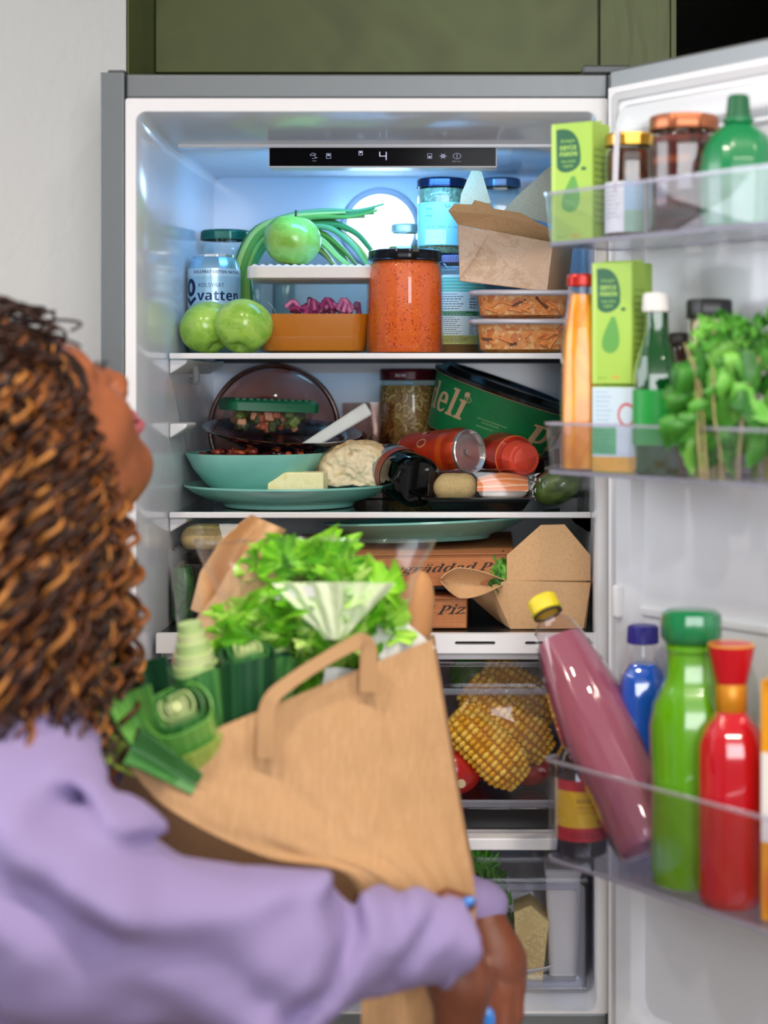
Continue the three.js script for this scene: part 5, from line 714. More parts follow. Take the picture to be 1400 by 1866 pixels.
  part('cap', ridgedCap(0.0172, 0.0185, 50, 0.0008).translate(0, Lb - 0.0015, 0), std(0xe9d21e, 0.4), pb); part('cap_ring', new THREE.TorusGeometry(0.0152, 0.0013, 8, 40).rotateX(PI / 2).translate(0, Lb - 0.0035, 0), std(0x2a2218, 0.5), pb);
  const dots = []; for (let i = 0; i < 60; i++) { const a = rr(-0.1, 1.2), y = rr(Lb * 0.18, Lb * 0.4); dots.push(new THREE.SphereGeometry(0.0011, 6, 5).translate(0.0405 * Math.sin(a), y, 0.0405 * Math.cos(a))); } const dm = part('droplets', merge(dots), clear(0xffffff, 0.02), pb); dm.userData.kind = 'stuff';
  // green squeeze bottle
  p = doorSpot(1260, 0.0775, F[2]);
  const gr = thing('green_bottle', 'bright lime green bottle with darker green cap in the door', 'bottle', p);
  part('bottle', lathe([[0, 0], [0.033, 0], [0.0395, 0.005], [0.0415, 0.02], [0.0405, 0.06], [0.0395, 0.1], [0.041, 0.13], [0.0415, 0.158], [0.038, 0.18], [0.03, 0.196], [0.0258, 0.206], [0.0248, 0.225], [0.0248, 0.231], [0.0268, 0.233], [0.0268, 0.238], [0.024, 0.24], [0, 0.24]], 56), std(0x5fa80c, 0.22, { clearcoat: 0.8, clearcoatRoughness: 0.05 }), gr);
  part('cap', lathe([[0, 0.272], [0.024, 0.272], [0.029, 0.2685], [0.0302, 0.262], [0.0302, 0.246], [0.028, 0.2415], [0.025, 0.24], [0, 0.24]], 48), std(0x12824a, 0.25, { clearcoat: 0.6 }), gr);
  // red bottle with flared cap
  p = doorSpot(1333, 0.088, F[2]);
  const rd = thing('red_bottle', 'glossy red bottle with gold neck and flared red cap', 'bottle', p);
  part('bottle', lathe([[0, 0], [0.028, 0], [0.0315, 0.004], [0.0325, 0.012], [0.0325, 0.135], [0.0315, 0.152], [0.026, 0.168], [0.0175, 0.178], [0.0145, 0.184], [0, 0.184]], 56), std(0xc4081f, 0.15, { clearcoat: 0.9, clearcoatRoughness: 0.04 }), rd);
  part('neck_band', lathe([[0.0145, 0.182], [0.0155, 0.184], [0.0155, 0.208], [0.0145, 0.21], [0, 0.21]]), std(0xd08a1c, 0.35, { metalness: 0.3 }), rd);
  part('cap', lathe([[0, 0.247], [0.0205, 0.247], [0.0225, 0.245], [0.0218, 0.241], [0.0165, 0.214], [0.0155, 0.21], [0, 0.21]], 40), std(0xc4081f, 0.3), rd); part('cap_rim', new THREE.TorusGeometry(0.0215, 0.0012, 8, 40).rotateX(PI / 2).translate(0, 0.2462, 0), std(0xd9a03a, 0.35), rd);
  // orange carton at the edge
  const oj = canvasTex(256, 640, (g, w, h) => { g.fillStyle = '#f0a21a'; g.fillRect(0, 0, w, h); g.fillStyle = '#f2efe9'; g.fillRect(0, 190, w, 240); g.fillStyle = '#3a3a3a'; g.font = 'bold 40px sans-serif'; g.fillText('JUICE', 60, 320); g.fillStyle = '#ee8420'; g.beginPath(); g.arc(120, 560, 110, 0, 7); g.fill(); });
  p = doorSpot(1462, 0.075, F[2]);
  const oc = thing('orange_carton', 'orange and white drink carton beside the red bottle', 'carton', p, -0.62); part('carton', rbox(0.06, 0.222, 0.05, 0.002).translate(0, 0.111, 0), std(0xf0a21a, 0.4), oc); part('front_print', new THREE.PlaneGeometry(0.058, 0.22).translate(0, 0.111, 0.0253), std(0xffffff, 0.4, { map: oj }), oc); part('gable', plate([[-0.025, 0], [0.025, 0], [0, 0.02]], 0.058, 0.0005).translate(0, 0.222, 0.029).rotateY(0), std(0xf0a21a, 0.4), oc);
}
// ---------------------------------------------------------------- the shopping bag and what sticks out of it
const poly = (pts, t) => { const k = clamp01(t) * (pts.length - 1), i = Math.min(pts.length - 2, Math.floor(k)), f = k - i; return pts[i].map((v, j) => v + (pts[i + 1][j] - v) * f); };
const smoothPath = (pts) => { const c = new THREE.CatmullRomCurve3(pts.map((p) => V(...p)), false, 'centripetal'); return (t) => c.getPoint(clamp01(t)); };
{
  const bag = thing('paper_bag', 'brown paper shopping bag full of groceries in the arms of the person', 'bag', V(0, 0, 0));
  const paper = std(0xffffff, 0.75, { map: rep(canvasTex(256, 256, (g) => { g.fillStyle = '#bb9166'; g.fillRect(0, 0, 256, 256); for (let i = 0; i < 3000; i++) { g.fillStyle = ['rgba(165,120,75,.10)', 'rgba(220,185,140,.10)'][i % 2]; g.fillRect(rnd() * 256, rnd() * 256, rr(1, 3), rr(4, 40)); } }), 1, 1), side: THREE.DoubleSide });
  const L = smoothPath([[232, 1395, 0.375], [300, 1468, 0.378], [480, 1560, 0.38], [640, 1600, 0.37], [655, 1740, 0.35], [660, 1900, 0.35]]), Rr = smoothPath([[787, 1165, 0.255], [812, 1320, 0.27], [840, 1490, 0.285], [866, 1640, 0.3], [862, 1740, 0.3], [848, 1900, 0.3]]);
  const at = (v, k = 0) => loc(v.x, v.y, v.z + k);
  part('front_panel', boxUV(sheet((s, t) => { const a = L(s), b = Rr(s), q = a.clone().lerp(b, t); q.z += 0.018 * Math.sin(t * PI) * Math.min(1, 0.4 + s) + 0.005 * N3(t * 4, s * 4, 2) + 0.0025 * N3(t * 11, s * 9, 5); return at(q); }, 60, 60, 0.0006), 8), paper, bag);
  part('gusset', boxUV(sheet((s, t) => { const a = L(s * 0.62), b = V(a.x - 18 * t, a.y + 130 * t * Math.sin(0.35 + s * 1.6), a.z - 0.15 * t); return at(b); }, 30, 10, 0.0006), 8), paper, bag);
  part('gusset', boxUV(sheet((s, t) => { const a = Rr(s), fold = Math.abs(t - 0.5) * 2; return loc(a.x - 14 * (1 - fold) + 4 * t, a.y - 8 * t, a.z - 0.13 * t); }, 20, 8, 0.0006), 8), paper, bag);
  const Lb = smoothPath([[262, 1372, 0.225], [330, 1450, 0.22], [480, 1560, 0.22], [640, 1640, 0.22], [655, 1740, 0.22], [660, 1900, 0.22]]), Rb = smoothPath([[788, 1158, 0.125], [812, 1320, 0.14], [838, 1490, 0.155], [860, 1640, 0.17], [856, 1740, 0.17], [842, 1900, 0.17]]);
  part('back_panel', boxUV(sheet((s, t) => at(Lb(s).lerp(Rb(s), t)), 20, 12, 0.0006), 8), paper, bag);
  part('base', boxUV(sheet((s, t) => { const f = L(1).lerp(Rr(1), t), b = Lb(1).lerp(Rb(1), t); return at(f.lerp(b, s)); }, 4, 6, 0.0008), 8), paper, bag);
  const hp = smoothPath([[485, 1382, 0.352], [485, 1335, 0.35], [487, 1292, 0.346], [496, 1271, 0.344], [530, 1242, 0.335], [590, 1203, 0.32], [640, 1175, 0.307], [660, 1168, 0.302], [670, 1177, 0.3], [672, 1205, 0.3], [672, 1262, 0.301]]);
  part('handle', sheet((s, t) => { const p = hp(s), q = hp(Math.min(1, s + 0.02)), o = hp(Math.max(0, s - 0.02)); const dx = q.x - o.x, dy = q.y - o.y, l = Math.hypot(dx, dy) || 1, w = 12 + 10 * Math.abs(s - 0.5); return loc(p.x - dy / l * w * (t - 0.5) * 2, p.y + dx / l * w * (t - 0.5) * 2, p.z + 0.002); }, 60, 4, 0.0012), paper, bag, 'looped paper handle');
}
{
  // leeks
  const G = [0x2f6a34, 0x4a8a3c, 0x1f5236, 0x6da344, 0x9cc268].map((c) => std(c, 0.38, { side: THREE.DoubleSide })), pale = std(0xc9d79a, 0.4, { side: THREE.DoubleSide }), pale2 = std(0xb2cd86, 0.4, { side: THREE.DoubleSide });
  const streak = (hexA, hexB) => std(0xffffff, 0.36, { side: THREE.DoubleSide, map: rep(canvasTex(256, 64, (g) => { g.fillStyle = hexA; g.fillRect(0, 0, 256, 64); for (let i = 0; i < 90; i++) { g.globalAlpha = rr(0.1, 0.4); g.fillStyle = hexB; g.fillRect(rnd() * 256, 0, rr(1, 7), 64); } g.globalAlpha = 1; }), 1, 1) });
  const dk = streak('#38783e', '#7ab860'), md = streak('#5fa848', '#9ccf68'), yl = streak('#8fb04a', '#c9d870'), deep = streak('#1d4a32', '#3f7a4a');
  const frame = (a, b) => { const y = b.clone().sub(a), L = y.length(), q = new THREE.Quaternion().setFromUnitVectors(V(0, 1, 0), y.normalize()); return { L, m: new THREE.Matrix4().compose(a, q, V(1, 1, 1)) }; };
  const layer = (t, f, r0, r1, y0, y1, a0, a1, mat, rim = 0.0016) => part('leaf', sheet((s, k) => { const a = a0 + (a1 - a0) * k, r = r0 + (r1 - r0) * s; return V(r * Math.sin(a), (y0 + (y1 - y0) * s) * f.L + 0.003 * Math.sin(a * 3) * s, r * Math.cos(a)).applyMatrix4(f.m); }, 6, 28, rim), mat, t);
  const leek = (label, A, B, r, mats) => { const t = thing('leek', label, 'leek', V(0, 0, 0)), f = frame(A, B); layer(t, f, r * 0.92, r, 0, 0.96, -2.9, 3.0, mats[0]); layer(t, f, r * 0.72, r * 0.76, 0, 0.985, -3.1, 2.6, mats[1]); layer(t, f, r * 0.5, r * 0.52, 0, 1.0, -2.0, 3.9, pale2); layer(t, f, r * 0.28, r * 0.3, 0, 0.99, 0, 6.2, pale); part('core', new THREE.CylinderGeometry(r * 0.18, r * 0.18, f.L * 0.99, 16).translate(0, f.L * 0.495, 0).applyMatrix4(f.m), pale, t); return { t, f }; };
  const a = leek('thick leek with a rolled cut end above the bag edge', loc(378, 1480, 0.268), loc(322, 1285, 0.365), 0.032, [md, dk]);
  layer(a.t, a.f, 0.036, 0.037, 0.1, 0.8, 0.1, 1.4, yl); layer(a.t, a.f, 0.0365, 0.04, 0.1, 0.74, -1.3, -0.1, dk);
  const b = leek('leek standing behind with a pale telescoped cut top', loc(395, 1420, 0.25), loc(362, 1205, 0.27), 0.03, [dk, deep]);
  { const f = frame(loc(360, 1240, 0.272), loc(345, 1135, 0.28)); [[0.024, 0, 0.3], [0.0205, 0.2, 0.5], [0.0172, 0.4, 0.68], [0.0145, 0.6, 0.84], [0.0122, 0.76, 1.0]].forEach(([r, y0, y1], i) => part('ring', new THREE.CylinderGeometry(r * 0.93, r, f.L * (y1 - y0), 32).translate(0, f.L * (y0 + y1) / 2, 0).applyMatrix4(f.m), i % 2 ? pale : pale2, b.t)); }
  leek('dark green leek stem beside the paper handle', loc(455, 1420, 0.26), loc(452, 1180, 0.285), 0.027, [deep, dk]);
  leek('dark green leek leaning to the lettuce', loc(485, 1400, 0.22), loc(505, 1178, 0.24), 0.025, [dk, deep]);
  // loose flat leaves at the side
  const lv = thing('leek', 'leek with fanned flat green leaves by the lavender sleeve', 'leek', V(0, 0, 0));
  const blade = (pts, w0, w1, mat, z) => part('leaf', sheet((s, t) => { const p = poly(pts, s), q = poly(pts, Math.min(1, s + 0.05)), o = poly(pts, Math.max(0, s - 0.05)); const dx = q[0] - o[0], dy = q[1] - o[1], l = Math.hypot(dx, dy) || 1, w = w0 + (w1 - w0) * s; return loc(p[0] - dy / l * w * (t - 0.5) * 2, p[1] + dx / l * w * (t - 0.5) * 2, z + 0.018 * Math.abs(t - 0.5) * 2 * (s > 0.3 ? 1 : 0.5) + 0.012 * s); }, 12, 8, 0.0014), mat, lv);
  blade([[330, 1440], [265, 1370], [195, 1290], [165, 1238]], 26, 54, md, 0.335); blade([[330, 1430], [290, 1370], [250, 1312], [232, 1262]], 26, 42, md, 0.352); blade([[340, 1440], [250, 1395], [175, 1352], [140, 1312]], 14, 30, yl, 0.35); blade([[330, 1430], [285, 1300], [270, 1235], [262, 1205]], 24, 42, deep, 0.29); blade([[360, 1430], [310, 1400], [270, 1375], [240, 1360]], 20, 34, dk, 0.365); blade([[330, 1380], [260, 1290], [215, 1230], [190, 1215]], 20, 30, deep, 0.3);
  // lettuce
  const lt = thing('lettuce', 'frilly bright green lettuce in clear wrap in the bag', 'lettuce', V(0, 0, 0)), LG = [0xa0e03e, 0x86d030, 0xbcec62, 0x6cba28, 0xd0f088].map((c) => std(c, 0.4, { side: THREE.DoubleSide}));
  const big = (u, v, z, r, i) => part('leaf', frillLeaf(loc(u, v, z), r, i * 7.3, rr(-0.7, 0.7), rr(-0.8, 0.8)), LG[i % 5], lt);
  let n = 0;
  for (let i = 0; i < 30; i++) big(rr(480, 612), rr(1015, 1058), rr(0.16, 0.22), rr(0.022, 0.032), n++);
  for (let i = 0; i < 55; i++) big(rr(428, 630), rr(1110, 1225), rr(0.19, 0.25), rr(0.024, 0.038), n++);
  for (let i = 0; i < 44; i++) big(rr(600, 694), rr(1068, 1195), rr(0.19, 0.25), rr(0.024, 0.038), n++);
  for (let i = 0; i < 24; i++) big(rr(545, 650), rr(1210, 1320), rr(0.18, 0.235), rr(0.02, 0.03), n++);
  part('inner_leaf', sheet((s, t) => loc(608 + (t - 0.5) * (36 + 190 * s) + 6 * N3(t * 5, s * 4, 2), 1165 - 104 * s + 10 * (t - 0.5) ** 2 * s, 0.262 + 0.004 * Math.sin(t * 34 + s * 2) * s + 0.005 * Math.sin(t * 13 + 1) * s + 0.012 * Math.cos((t - 0.5) * 3)), 14, 70, 0.0012), std(0xdcebc4, 0.4, { side: THREE.DoubleSide }), lt);
  // clear wrapper round the lettuce with a white band
  const cone = (s, t) => { const ang = (t - 0.5) * 5.2, w = 70 + 150 * s; return loc(575 + w * Math.sin(ang) + 12 * N3(t * 6, s * 5, 1), 1330 - 345 * s + 16 * N3(t * 5, s * 4, 7), 0.2 + 0.075 * Math.cos(ang) * (0.6 + 0.4 * s)); };
  const wrapT = thing('plastic_wrapper', 'crinkled clear plastic sleeve round the frilly lettuce', 'wrapper', V(0, 0, 0));
  part('sleeve', surface(cone, 40, 70), clear(0xffffff, 0.1, { ior: 1.5 }), wrapT); part('edge', new THREE.TubeGeometry(new THREE.CatmullRomCurve3(Array.from({ length: 30 }, (_, i) => cone(1, i / 29))), 120, 0.0011, 6), clear(0xf6f8fb, 0.1, { ior: 1.6 }), wrapT);
  part('printed_band', surface((s, t) => { const p = cone(0.69 + s * 0.06, 0.42 + t * 0.2); p.z += 0.003; return p; }, 3, 20), std(0xf0f2ee, 0.4, { side: THREE.DoubleSide }), wrapT);
  part('printed_label', surface((s, t) => { const p = cone(0.12 + s * 0.2, 0.52 + t * 0.16); p.z += 0.004; return p; }, 6, 12), std(0xe4e9e6, 0.4, { side: THREE.DoubleSide }), wrapT);
  // loaf in a brown paper sleeve
  const lf = thing('bread_bag', 'loaf of bread in tan paper with clear window behind the lettuce', 'bread', V(0, 0, 0));
  const loaf = fieldMesh((p) => capsule(p, V(-0.004, -0.06, 0), V(0.01, 0.062, 0), 0.036, 0.03) + 0.003 * N3(p.x * 40, p.y * 40, p.z * 40), V(0, 0, 0), 0.11, 56); part('loaf', colourize(loaf, (v) => { const k = N3(v.x * 30, v.y * 30, v.z * 30); return [0.62 + 0.18 * k, 0.37 + 0.14 * k, 0.19 + 0.1 * k]; }).rotateZ(-0.45).translate(...loc(430, 1120, 0.185).toArray()), std(0xffffff, 0.7, { vertexColors: true }), lf);
  part('paper', boxUV(sheet((s, t) => { const p = poly([[392, 1130], [405, 1060], [440, 1000], [490, 952]], s), w = 52 - 14 * s; return loc(p[0] + w * (t - 0.5) * 1.7, p[1] + w * (t - 0.5) * 0.75, 0.15 + 0.012 * Math.sin(t * PI * 2 + s * 3)); }, 20, 12, 0.0006), 8), std(0xffffff, 0.75, { map: kraftTex, side: THREE.DoubleSide }), lf);
  part('window_film', surface((s, t) => { const a = (t - 0.5) * 3.4; return loc(410 + 92 * Math.sin(a) * (0.85 + 0.25 * s) + 10 * N3(s * 4, t * 5, 3), 1230 - 230 * s + 14 * N3(t * 6, s * 3, 9), 0.19 + 0.05 * Math.cos(a)); }, 30, 40), clear(0xffffff, 0.1, { ior: 1.5 }), lf);
  // white paper parcel and a second tan loaf end
  const wp = thing('paper_parcel', 'white paper parcel at the corner of the shopping bag', 'parcel', V(0, 0, 0)); part('parcel', boxUV(sheet((s, t) => { const p = [loc(668, 1255, 0.265), loc(795, 1180, 0.22), loc(716, 1112, 0.215), loc(660, 1150, 0.25)], q = p[0].clone().lerp(p[1], t).lerp(p[3].clone().lerp(p[2], t), s); q.z += 0.012 * Math.sin(s * PI) * Math.sin(t * PI) + 0.002 * N3(s * 8, t * 8, 4); return q; }, 14, 14, 0.012), 8), std(0xe9e7e2, 0.7), wp);
  single('baguette_end', 'tan baguette end in film behind the white paper parcel', 'bread', taper([loc(745, 1190, 0.15), loc(758, 1110, 0.15), loc(768, 1040, 0.15)], (t) => 0.02 * Math.sqrt(Math.max(0.02, 1 - t ** 4)), 18, 20), std(0xc88f5c, 0.7));
}
// frilly lettuce leaf
function frillLeaf(c, r, k, tilt, turn) {
  const m = new THREE.Matrix4().makeRotationFromEuler(new THREE.Euler(1.25 + tilt * 0.6, turn, tilt, 'YXZ')).setPosition(c);
  return surface((s, t) => { const a = (t - 0.5) * 4.2, q = r * s * (1 + 0.05 * Math.sin(a * 7 + k)), w = s * s * s * r * 0.4; return V(q * Math.sin(a), w * Math.sin(a * 6 + k) + w * 0.8 * Math.sin(a * 13 + k * 2) + r * 0.3 * s * s, -q * Math.cos(a) * 0.9).applyMatrix4(m); }, 8, 84);
}
// ---------------------------------------------------------------- the person
{
  const person = thing('person', 'person with long brown curly hair in a lavender sweatshirt hugging a grocery bag', 'person', V(0, 0, 0));
  const C = loc(60, 820, 0.36), yaw = 0.85, pitch = 0.7;
  const fwd = V(Math.cos(pitch) * Math.cos(yaw), Math.sin(pitch), -Math.cos(pitch) * Math.sin(yaw)), right = V(Math.sin(yaw), 0, Math.cos(yaw)), up = right.clone().cross(fwd).normalize();
  const H = (x, y, z) => C.clone().addScaledVector(fwd, x).addScaledVector(up, y).addScaledVector(right, z);
  const q = V(0, 0, 0), d = V(0, 0, 0);
  const head = (p) => {
    d.subVectors(p, C); q.set(d.dot(fwd), d.dot(up), d.dot(right)); const z = Math.abs(q.z), s = V(q.x, q.y, z);
    let f = ellipsoid(q, V(-0.012, 0.035, 0), V(0.098, 0.1, 0.076));
    f = smin(f, ellipsoid(q, V(0.03, -0.035, 0), V(0.063, 0.072, 0.058)), 0.04);
    f = smin(f, capsule(s, V(-0.005, -0.055, 0.047), V(0.056, -0.082, 0.012), 0.018, 0.017), 0.025);        // jaw line
    f = smin(f, ellipsoid(q, V(0.071, -0.08, 0), V(0.021, 0.02, 0.025)), 0.02);                             // chin
    f = smin(f, capsule(s, V(0.06, -0.012, 0.038), V(0.035, -0.02, 0.052), 0.022, 0.016), 0.02);             // cheek
    f = smin(f, capsule(q, V(0.088, 0.028, 0), V(0.111, -0.014, 0), 0.008, 0.0115), 0.012);                 // nose
    f = smin(f, ellipsoid(s, V(0.099, -0.018, 0.012), V(0.011, 0.008, 0.008)), 0.008);                      // nostril wing
    f = smin(f, capsule(s, V(0.08, 0.042, 0.012), V(0.068, 0.04, 0.042), 0.011, 0.009), 0.014);              // brow
    f = smin(f, ellipsoid(s, V(0.075, 0.02, 0.032), V(0.012, 0.011, 0.014)), 0.008);                        // eyelid
    f = smin(f, ellipsoid(q, V(0.0945, -0.044, 0), V(0.0125, 0.007, 0.021)), 0.005);                          // upper lip
    f = smin(f, ellipsoid(q, V(0.096, -0.0575, 0), V(0.0135, 0.0075, 0.018)), 0.005);                      // lower lip
    f = Math.max(f, -ellipsoid(q, V(0.107, -0.0505, 0), V(0.016, 0.0016, 0.024)));                          // mouth line
    f = smin(f, ellipsoid(s, V(-0.008, 0.0, 0.078), V(0.018, 0.03, 0.008)), 0.008);                         // ear
    return smin(f, capsule(p, H(-0.03, -0.05, 0), V(C.x - 0.06, C.y - 0.21, C.z + 0.0), 0.056, 0.062), 0.03);
  };
  const headG = fieldMesh(head, C.clone().add(V(0, -0.05, 0)), 0.19, 116);
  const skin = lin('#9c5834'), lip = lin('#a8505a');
  // hands: wrist, palm, fingers as bent chains
  const hand = (wrist, palmA, palmB, pr, chains) => (p) => { let f = smin(capsule(p, wrist, palmA, 0.024, pr), capsule(p, palmA, palmB, pr, pr * 0.92), 0.02); for (const c of chains) { let g = 1; for (let i = 0; i + 1 < c.length; i++) g = Math.min(g, capsule(p, V(...c[i]), V(...c[i + 1]), c[i][3], c[i + 1][3])); f = smin(f, g, 0.007); } return f; };
  const ch = (pts) => pts.map(([u, v, z, r]) => { const w = loc(u, v, z); return [w.x, w.y, w.z, r]; });
  const n1 = hand(loc(800, 1730, 0.425), loc(838, 1790, 0.42), loc(840, 1835, 0.415), 0.0245, [ch([[862, 1832, 0.41, 0.0105], [864, 1880, 0.4, 0.0095], [850, 1925, 0.385, 0.008]]), ch([[845, 1848, 0.425, 0.0105], [845, 1905, 0.415, 0.0095], [832, 1950, 0.395, 0.008]]), ch([[832, 1850, 0.43, 0.01], [832, 1905, 0.42, 0.009], [820, 1948, 0.4, 0.008]]), ch([[812, 1838, 0.432, 0.0095], [805, 1885, 0.425, 0.008], [798, 1920, 0.41, 0.0072]]), ch([[852, 1775, 0.405, 0.0125], [862, 1800, 0.39, 0.0105], [866, 1845, 0.378, 0.0088]])]);
  const n2 = hand(loc(884, 1690, 0.225), loc(902, 1755, 0.235), loc(910, 1800, 0.24), 0.0275, [ch([[936, 1800, 0.25, 0.0105], [938, 1850, 0.265, 0.0095], [922, 1890, 0.28, 0.008]]), ch([[918, 1815, 0.262, 0.0105], [916, 1868, 0.28, 0.0095], [903, 1905, 0.295, 0.008]]), ch([[900, 1815, 0.268, 0.01], [892, 1862, 0.288, 0.0092], [884, 1900, 0.3, 0.008]]), ch([[884, 1805, 0.27, 0.0095], [880, 1845, 0.29, 0.0085], [888, 1872, 0.305, 0.0075]]), ch([[880, 1770, 0.262, 0.012], [866, 1815, 0.285, 0.0105], [860, 1850, 0.3, 0.009]])]);
  const n3 = (p) => { const c = ch([[780, 1668, 0.372, 0.012], [815, 1640, 0.374, 0.0108], [852, 1646, 0.372, 0.0082]]); return Math.min(capsule(p, V(...c[0]), V(...c[1]), c[0][3], c[1][3]), capsule(p, V(...c[1]), V(...c[2]), c[1][3], c[2][3])); };
  const trunk = (p) => { const a = V(C.x - 0.06, C.y - 0.2, C.z), b = V(C.x - 0.12, 0.98, C.z - 0.06); return capsule(p, a, b, 0.055, 0.08); };
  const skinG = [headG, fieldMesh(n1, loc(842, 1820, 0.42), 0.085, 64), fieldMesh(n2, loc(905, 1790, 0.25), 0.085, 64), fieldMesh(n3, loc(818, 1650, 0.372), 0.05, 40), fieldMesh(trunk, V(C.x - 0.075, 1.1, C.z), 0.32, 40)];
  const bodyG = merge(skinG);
  colourize(bodyG, (v) => { d.subVectors(v, C); q.set(d.dot(fwd), d.dot(up), d.dot(right)); const isLip = q.x > 0.085 && q.y < -0.036 && q.y > -0.067 && Math.abs(q.z) < 0.022; const k = 1 + 0.12 * N3(v.x * 90, v.y * 90, v.z * 90); const base = v.y < 1.25 ? lin('#74402c') : skin; return isLip ? lip : base.map((c) => c * k); });  // hand skin painted darker than the face, as if in shade
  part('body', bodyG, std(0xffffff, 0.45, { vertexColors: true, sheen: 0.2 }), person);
  // lashes and brows
  const lash = []; for (const s of [-1, 1]) { for (let i = 0; i < 5; i++) { const a = H(0.0855, 0.022, s * (0.022 + i * 0.0035)), b = H(0.0925, 0.0255, s * (0.021 + i * 0.0042)), c = H(0.0945, 0.0285, s * (0.021 + i * 0.0046)); lash.push(tube([a, b, c], 0.0007, 6, 4)); } lash.push(taper([H(0.0865, 0.047, s * 0.014), H(0.0815, 0.05, s * 0.028), H(0.07, 0.047, s * 0.044)], (t) => 0.0026 * (1.1 - t * 0.7), 10, 6)); }
  part('lashes_and_brows', merge(lash), std(0x120b09, 0.6), person);
  // nails
  const nail = (u, v, z, rz, s = 1) => part('fingernail', new THREE.SphereGeometry(0.0062 * s, 16, 12).scale(0.85, 1.5, 0.5).rotateZ(rz).translate(...loc(u, v, z).toArray()), std(0x2f86e0, 0.2, { clearcoat: 0.8 }), person, 'bright blue nail');
  nail(851, 1645, 0.3805, -1.1, 0.9); nail(889, 1858, 0.313, 0.05, 1.35);
  // sweatshirt
  const K = (u, v, z) => loc(u, v, z), sh = K(-18, 1400, 0.44), el = K(108, 1640, 0.545), mid = K(480, 1742, 0.5), wr = K(805, 1716, 0.43), fs = K(150, 1268, 0.16), t0 = K(-170, 1400, 0.33), t1 = K(-110, 1950, 0.3);
  const far1 = K(520, 1560, 0.1), far2 = K(872, 1655, 0.21), nk = V(C.x - 0.055, C.y - 0.17, C.z);
  const CREASES = [[[[150, 1440], [230, 1492], [330, 1548], [430, 1562], [560, 1545]], 0.013, 0.02], [[[625, 1628], [642, 1700], [610, 1780], [540, 1822]], 0.008, 0.014], [[[710, 1800], [760, 1730], [790, 1700]], 0.008, 0.01], [[[20, 1330], [110, 1400], [200, 1440]], 0.013, 0.005], [[[250, 1640], [380, 1690], [520, 1790]], 0.016, 0.012], [[[150, 1560], [260, 1720], [420, 1850]], 0.02, 0.012], [[[0, 1480], [120, 1560], [220, 1610]], 0.014, 0.012], [[[690, 1625], [720, 1660], [730, 1700]], 0.007, 0.008]].map(([l, w, a]) => [l.map(([u, v]) => K(u, v, 0.5)), w, a]);
  const sweat = (p) => {
    let f = capsule(p, t0, t1, 0.13, 0.16);
    f = smin(f, capsule(p, nk, t0, 0.066, 0.11), 0.05);
    f = smin(f, capsule(p, nk, fs, 0.05, 0.055), 0.03);
    f = smin(f, capsule(p, t0, sh, 0.1, 0.08), 0.05);
    let a = capsule(p, sh, el, 0.08, 0.088); a = smin(a, capsule(p, el, mid, 0.088, 0.066), 0.03); a = smin(a, capsule(p, mid, wr, 0.066, 0.037), 0.03);
    d.subVectors(p, wr); a = Math.max(a, d.dot(V(0.9, -0.25, -0.25)) - 0.012);
    f = smin(f, a, 0.03);
    let g = capsule(p, fs, far1, 0.055, 0.042); g = smin(g, capsule(p, far1, far2, 0.042, 0.036), 0.03); f = Math.min(f, g);
    if (Math.abs(f) < 0.05) for (const [line, w, amp] of CREASES) { let best = 9; for (let i = 0; i + 1 < line.length; i++) { const a0 = line[i], b0 = line[i + 1], ex = b0.x - a0.x, ey = b0.y - a0.y, h = clamp01(((p.x - a0.x) * ex + (p.y - a0.y) * ey) / (ex * ex + ey * ey)); best = Math.min(best, Math.hypot(p.x - a0.x - ex * h, p.y - a0.y - ey * h)); } if (p.z > 0.36) f += amp * 0.85 * (Math.exp(-((best / w) ** 2)) - 0.35 * Math.exp(-(((best - 2.2 * w) / (1.2 * w)) ** 2))); }
    // folds: soft ridges that run round the sleeve
    const u = p.x * 9 + p.y * 16, fold = 0.0075 * Math.sin(u * 2.1 + 3 * N3(p.x * 6, p.y * 6, p.z * 6)) * clamp01((p.x + 0.42) * 4) + 0.010 * N3(p.x * 9, p.y * 13, p.z * 9) + 0.005 * N3(p.x * 24, p.y * 30, p.z * 20);
    f += fold * clamp01((1.36 - p.y) * 8);
    f = Math.max(f, -(p.z - 0.02));
    // open cuffs
    d.subVectors(p, far2); f = Math.max(f, p.z < 0.3 && p.x > -0.2 ? d.dot(V(0.25, -0.95, 0.1)) - 0.022 : -1);
    return f;
  };
  const sg = fieldMesh(sweat, V(-0.3, 1.1, 0.33), 0.46, 124, 300000);
  const lav = lin('#b3a3d0');
  part('sweatshirt', sg, std(0xffffff, 0.9, { color: new THREE.Color(0x9284b2), side: THREE.DoubleSide }), person, 'lavender cotton sweatshirt');
  part('cuff', new THREE.TorusGeometry(0.034, 0.0055, 10, 40).rotateY(PI / 2 + 0.2).rotateZ(-0.25).translate(wr.x + 0.008, wr.y - 0.002, wr.z), std(0x9284b2, 0.9), person);
  // curly hair: separate corkscrew locks
  const locks = [], cols = [], tones = ['#2a1712', '#3a2016', '#54301c', '#74431f', '#96592a', '#b87a3c'].map(lin);
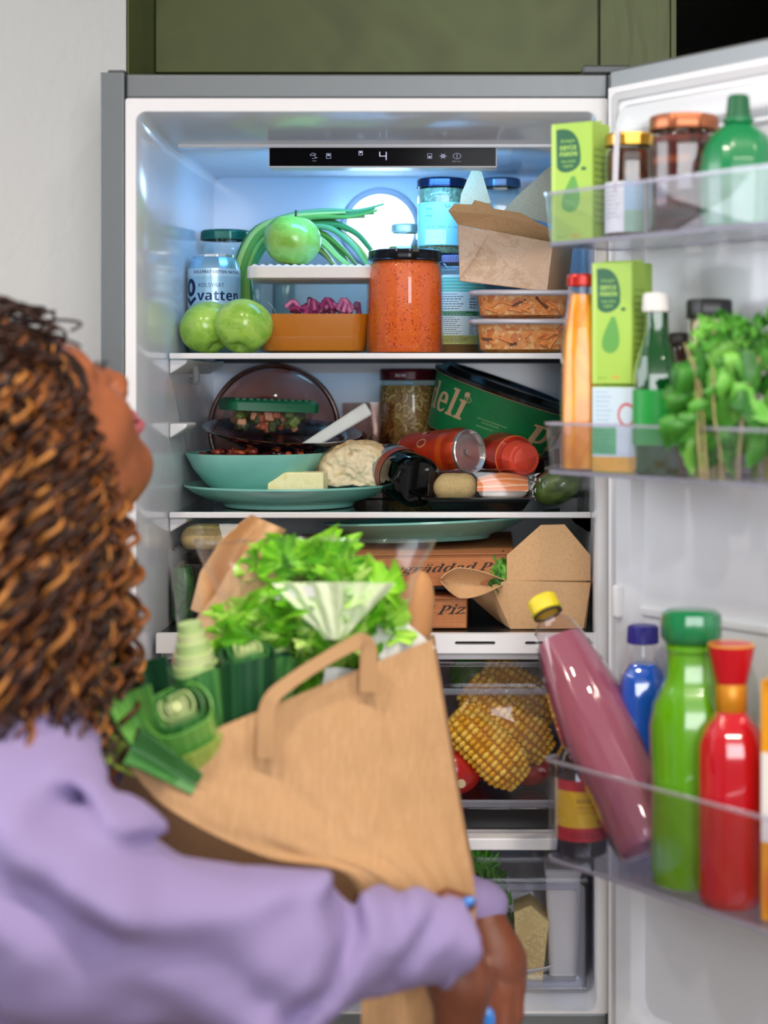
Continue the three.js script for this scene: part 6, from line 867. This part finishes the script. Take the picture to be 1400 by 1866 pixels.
  const helix = (root, out, len, turns, rad, thick, col) => {
    const n = Math.round(turns * 7), pts = []; const ph = rnd() * 6.28, sway = rr(-0.02, 0.02);
    for (let i = 0; i <= n; i++) { const t = i / n, w = rad * Math.min(1, 0.25 + t * 2.5), a = ph + t * turns * 6.283; const e = 1 - Math.exp(-4 * t); pts.push(V(root.x + out.x * e * 0.05 + w * Math.cos(a) + sway * t, root.y + out.y * 0.02 * e - len * t * (0.55 + 0.45 * t), root.z + out.z * e * 0.05 + w * Math.sin(a))); }
    const g = new THREE.TubeGeometry(new THREE.CatmullRomCurve3(pts), n * 2, thick, 5, false).toNonIndexed(); locks.push(g); for (let i = 0; i < g.attributes.position.count; i++) { const k = 1 + 0.25 * N3(g.attributes.position.getX(i) * 60, g.attributes.position.getY(i) * 60, 3); cols.push(col[0] * k, col[1] * k, col[2] * k); }
  };
  let made = 0;
  while (made < 780) {
    const a = rnd() * 6.283, cz = rr(-0.25, 1), sx = Math.sqrt(1 - cz * cz), v = V(sx * Math.cos(a), cz, sx * Math.sin(a));   // local: x fwd, y up, z right
    if (v.x > 0.62 && v.y < 0.72) continue; if (v.x > 0.34 && v.y < 0.12) continue;
    const root = H(v.x * 0.1 - 0.012, v.y * 0.104 + 0.035, v.z * 0.08), out = fwd.clone().multiplyScalar(v.x).addScaledVector(up, v.y).addScaledVector(right, v.z);
    out.x = Math.min(out.x, 0.55); const len = rr(0.16, 0.33) + Math.max(0, root.y - 1.5) * 0.7; const tone = tones[Math.min(5, Math.floor(Math.pow(rnd(), 1.7) * 6))]; helix(root, out, len, len * rr(16, 27), rr(0.006, 0.0125), rr(0.0015, 0.0026), tone); made++;
  }
  for (let i = 0; i < 150; i++) { const a = rr(-0.4, 3.6), root = V(C.x + 0.075 * Math.cos(a) - 0.02, C.y + rr(-0.06, 0.05), C.z + 0.075 * Math.sin(a)), out = V(Math.min(0.6, Math.cos(a)), 0, Math.sin(a)); if (root.x > C.x + 0.045) { root.x = C.x + 0.045; } helix(root, out, rr(0.14, 0.26), rr(5, 8), rr(0.008, 0.013), rr(0.002, 0.0034), tones[1 + (rnd() * 5 | 0)]); }
  for (let i = 0; i < 90; i++) { const a = rnd() * 6.283, cz = rr(0.3, 1), sx = Math.sqrt(1 - cz * cz), root = H(sx * Math.cos(a) * 0.1 - 0.02, cz * 0.107 + 0.035, sx * Math.sin(a) * 0.08); const pts = [], ph = rnd() * 6; for (let k = 0; k <= 14; k++) { const t = k / 14; pts.push(root.clone().add(V(0.012 * Math.cos(ph + t * 9) + 0.02 * (t - 0.3), 0.022 * Math.sin(t * 2.6), 0.012 * Math.sin(ph + t * 9)))); } const g = new THREE.TubeGeometry(new THREE.CatmullRomCurve3(pts), 28, 0.0016, 5).toNonIndexed(); locks.push(g); const c = tones[rnd() * 2 | 0]; for (let k = 0; k < g.attributes.position.count; k++) cols.push(...c); }
  const under = fieldMesh((p) => { d.subVectors(p, C); q.set(d.dot(fwd), d.dot(up), d.dot(right)); let f = ellipsoid(q, V(-0.02, 0.042, 0), V(0.1, 0.1, 0.082)); f = smin(f, capsule(p, V(C.x - 0.05, C.y + 0.01, C.z + 0.01), V(C.x - 0.03, C.y - 0.19, C.z + 0.03), 0.085, 0.07), 0.05); f = Math.max(f, q.x - 0.062 + 0.35 * Math.max(0, -q.y)); return f + 0.006 * N3(p.x * 40, p.y * 40, p.z * 40); }, V(C.x - 0.03, C.y - 0.06, C.z), 0.22, 72); locks.push(under); for (let i = 0; i < under.attributes.position.count; i++) cols.push(...tones[0]);
  const hg = merge(locks); hg.setAttribute('color', new THREE.Float32BufferAttribute(cols, 3));
  part('hair', hg, std(0xffffff, 0.38, { vertexColors: true, side: THREE.DoubleSide, specularIntensity: 0.7 }), person, 'long curly hair, dark brown with golden brown locks');
}
renderer.render(scene, camera);
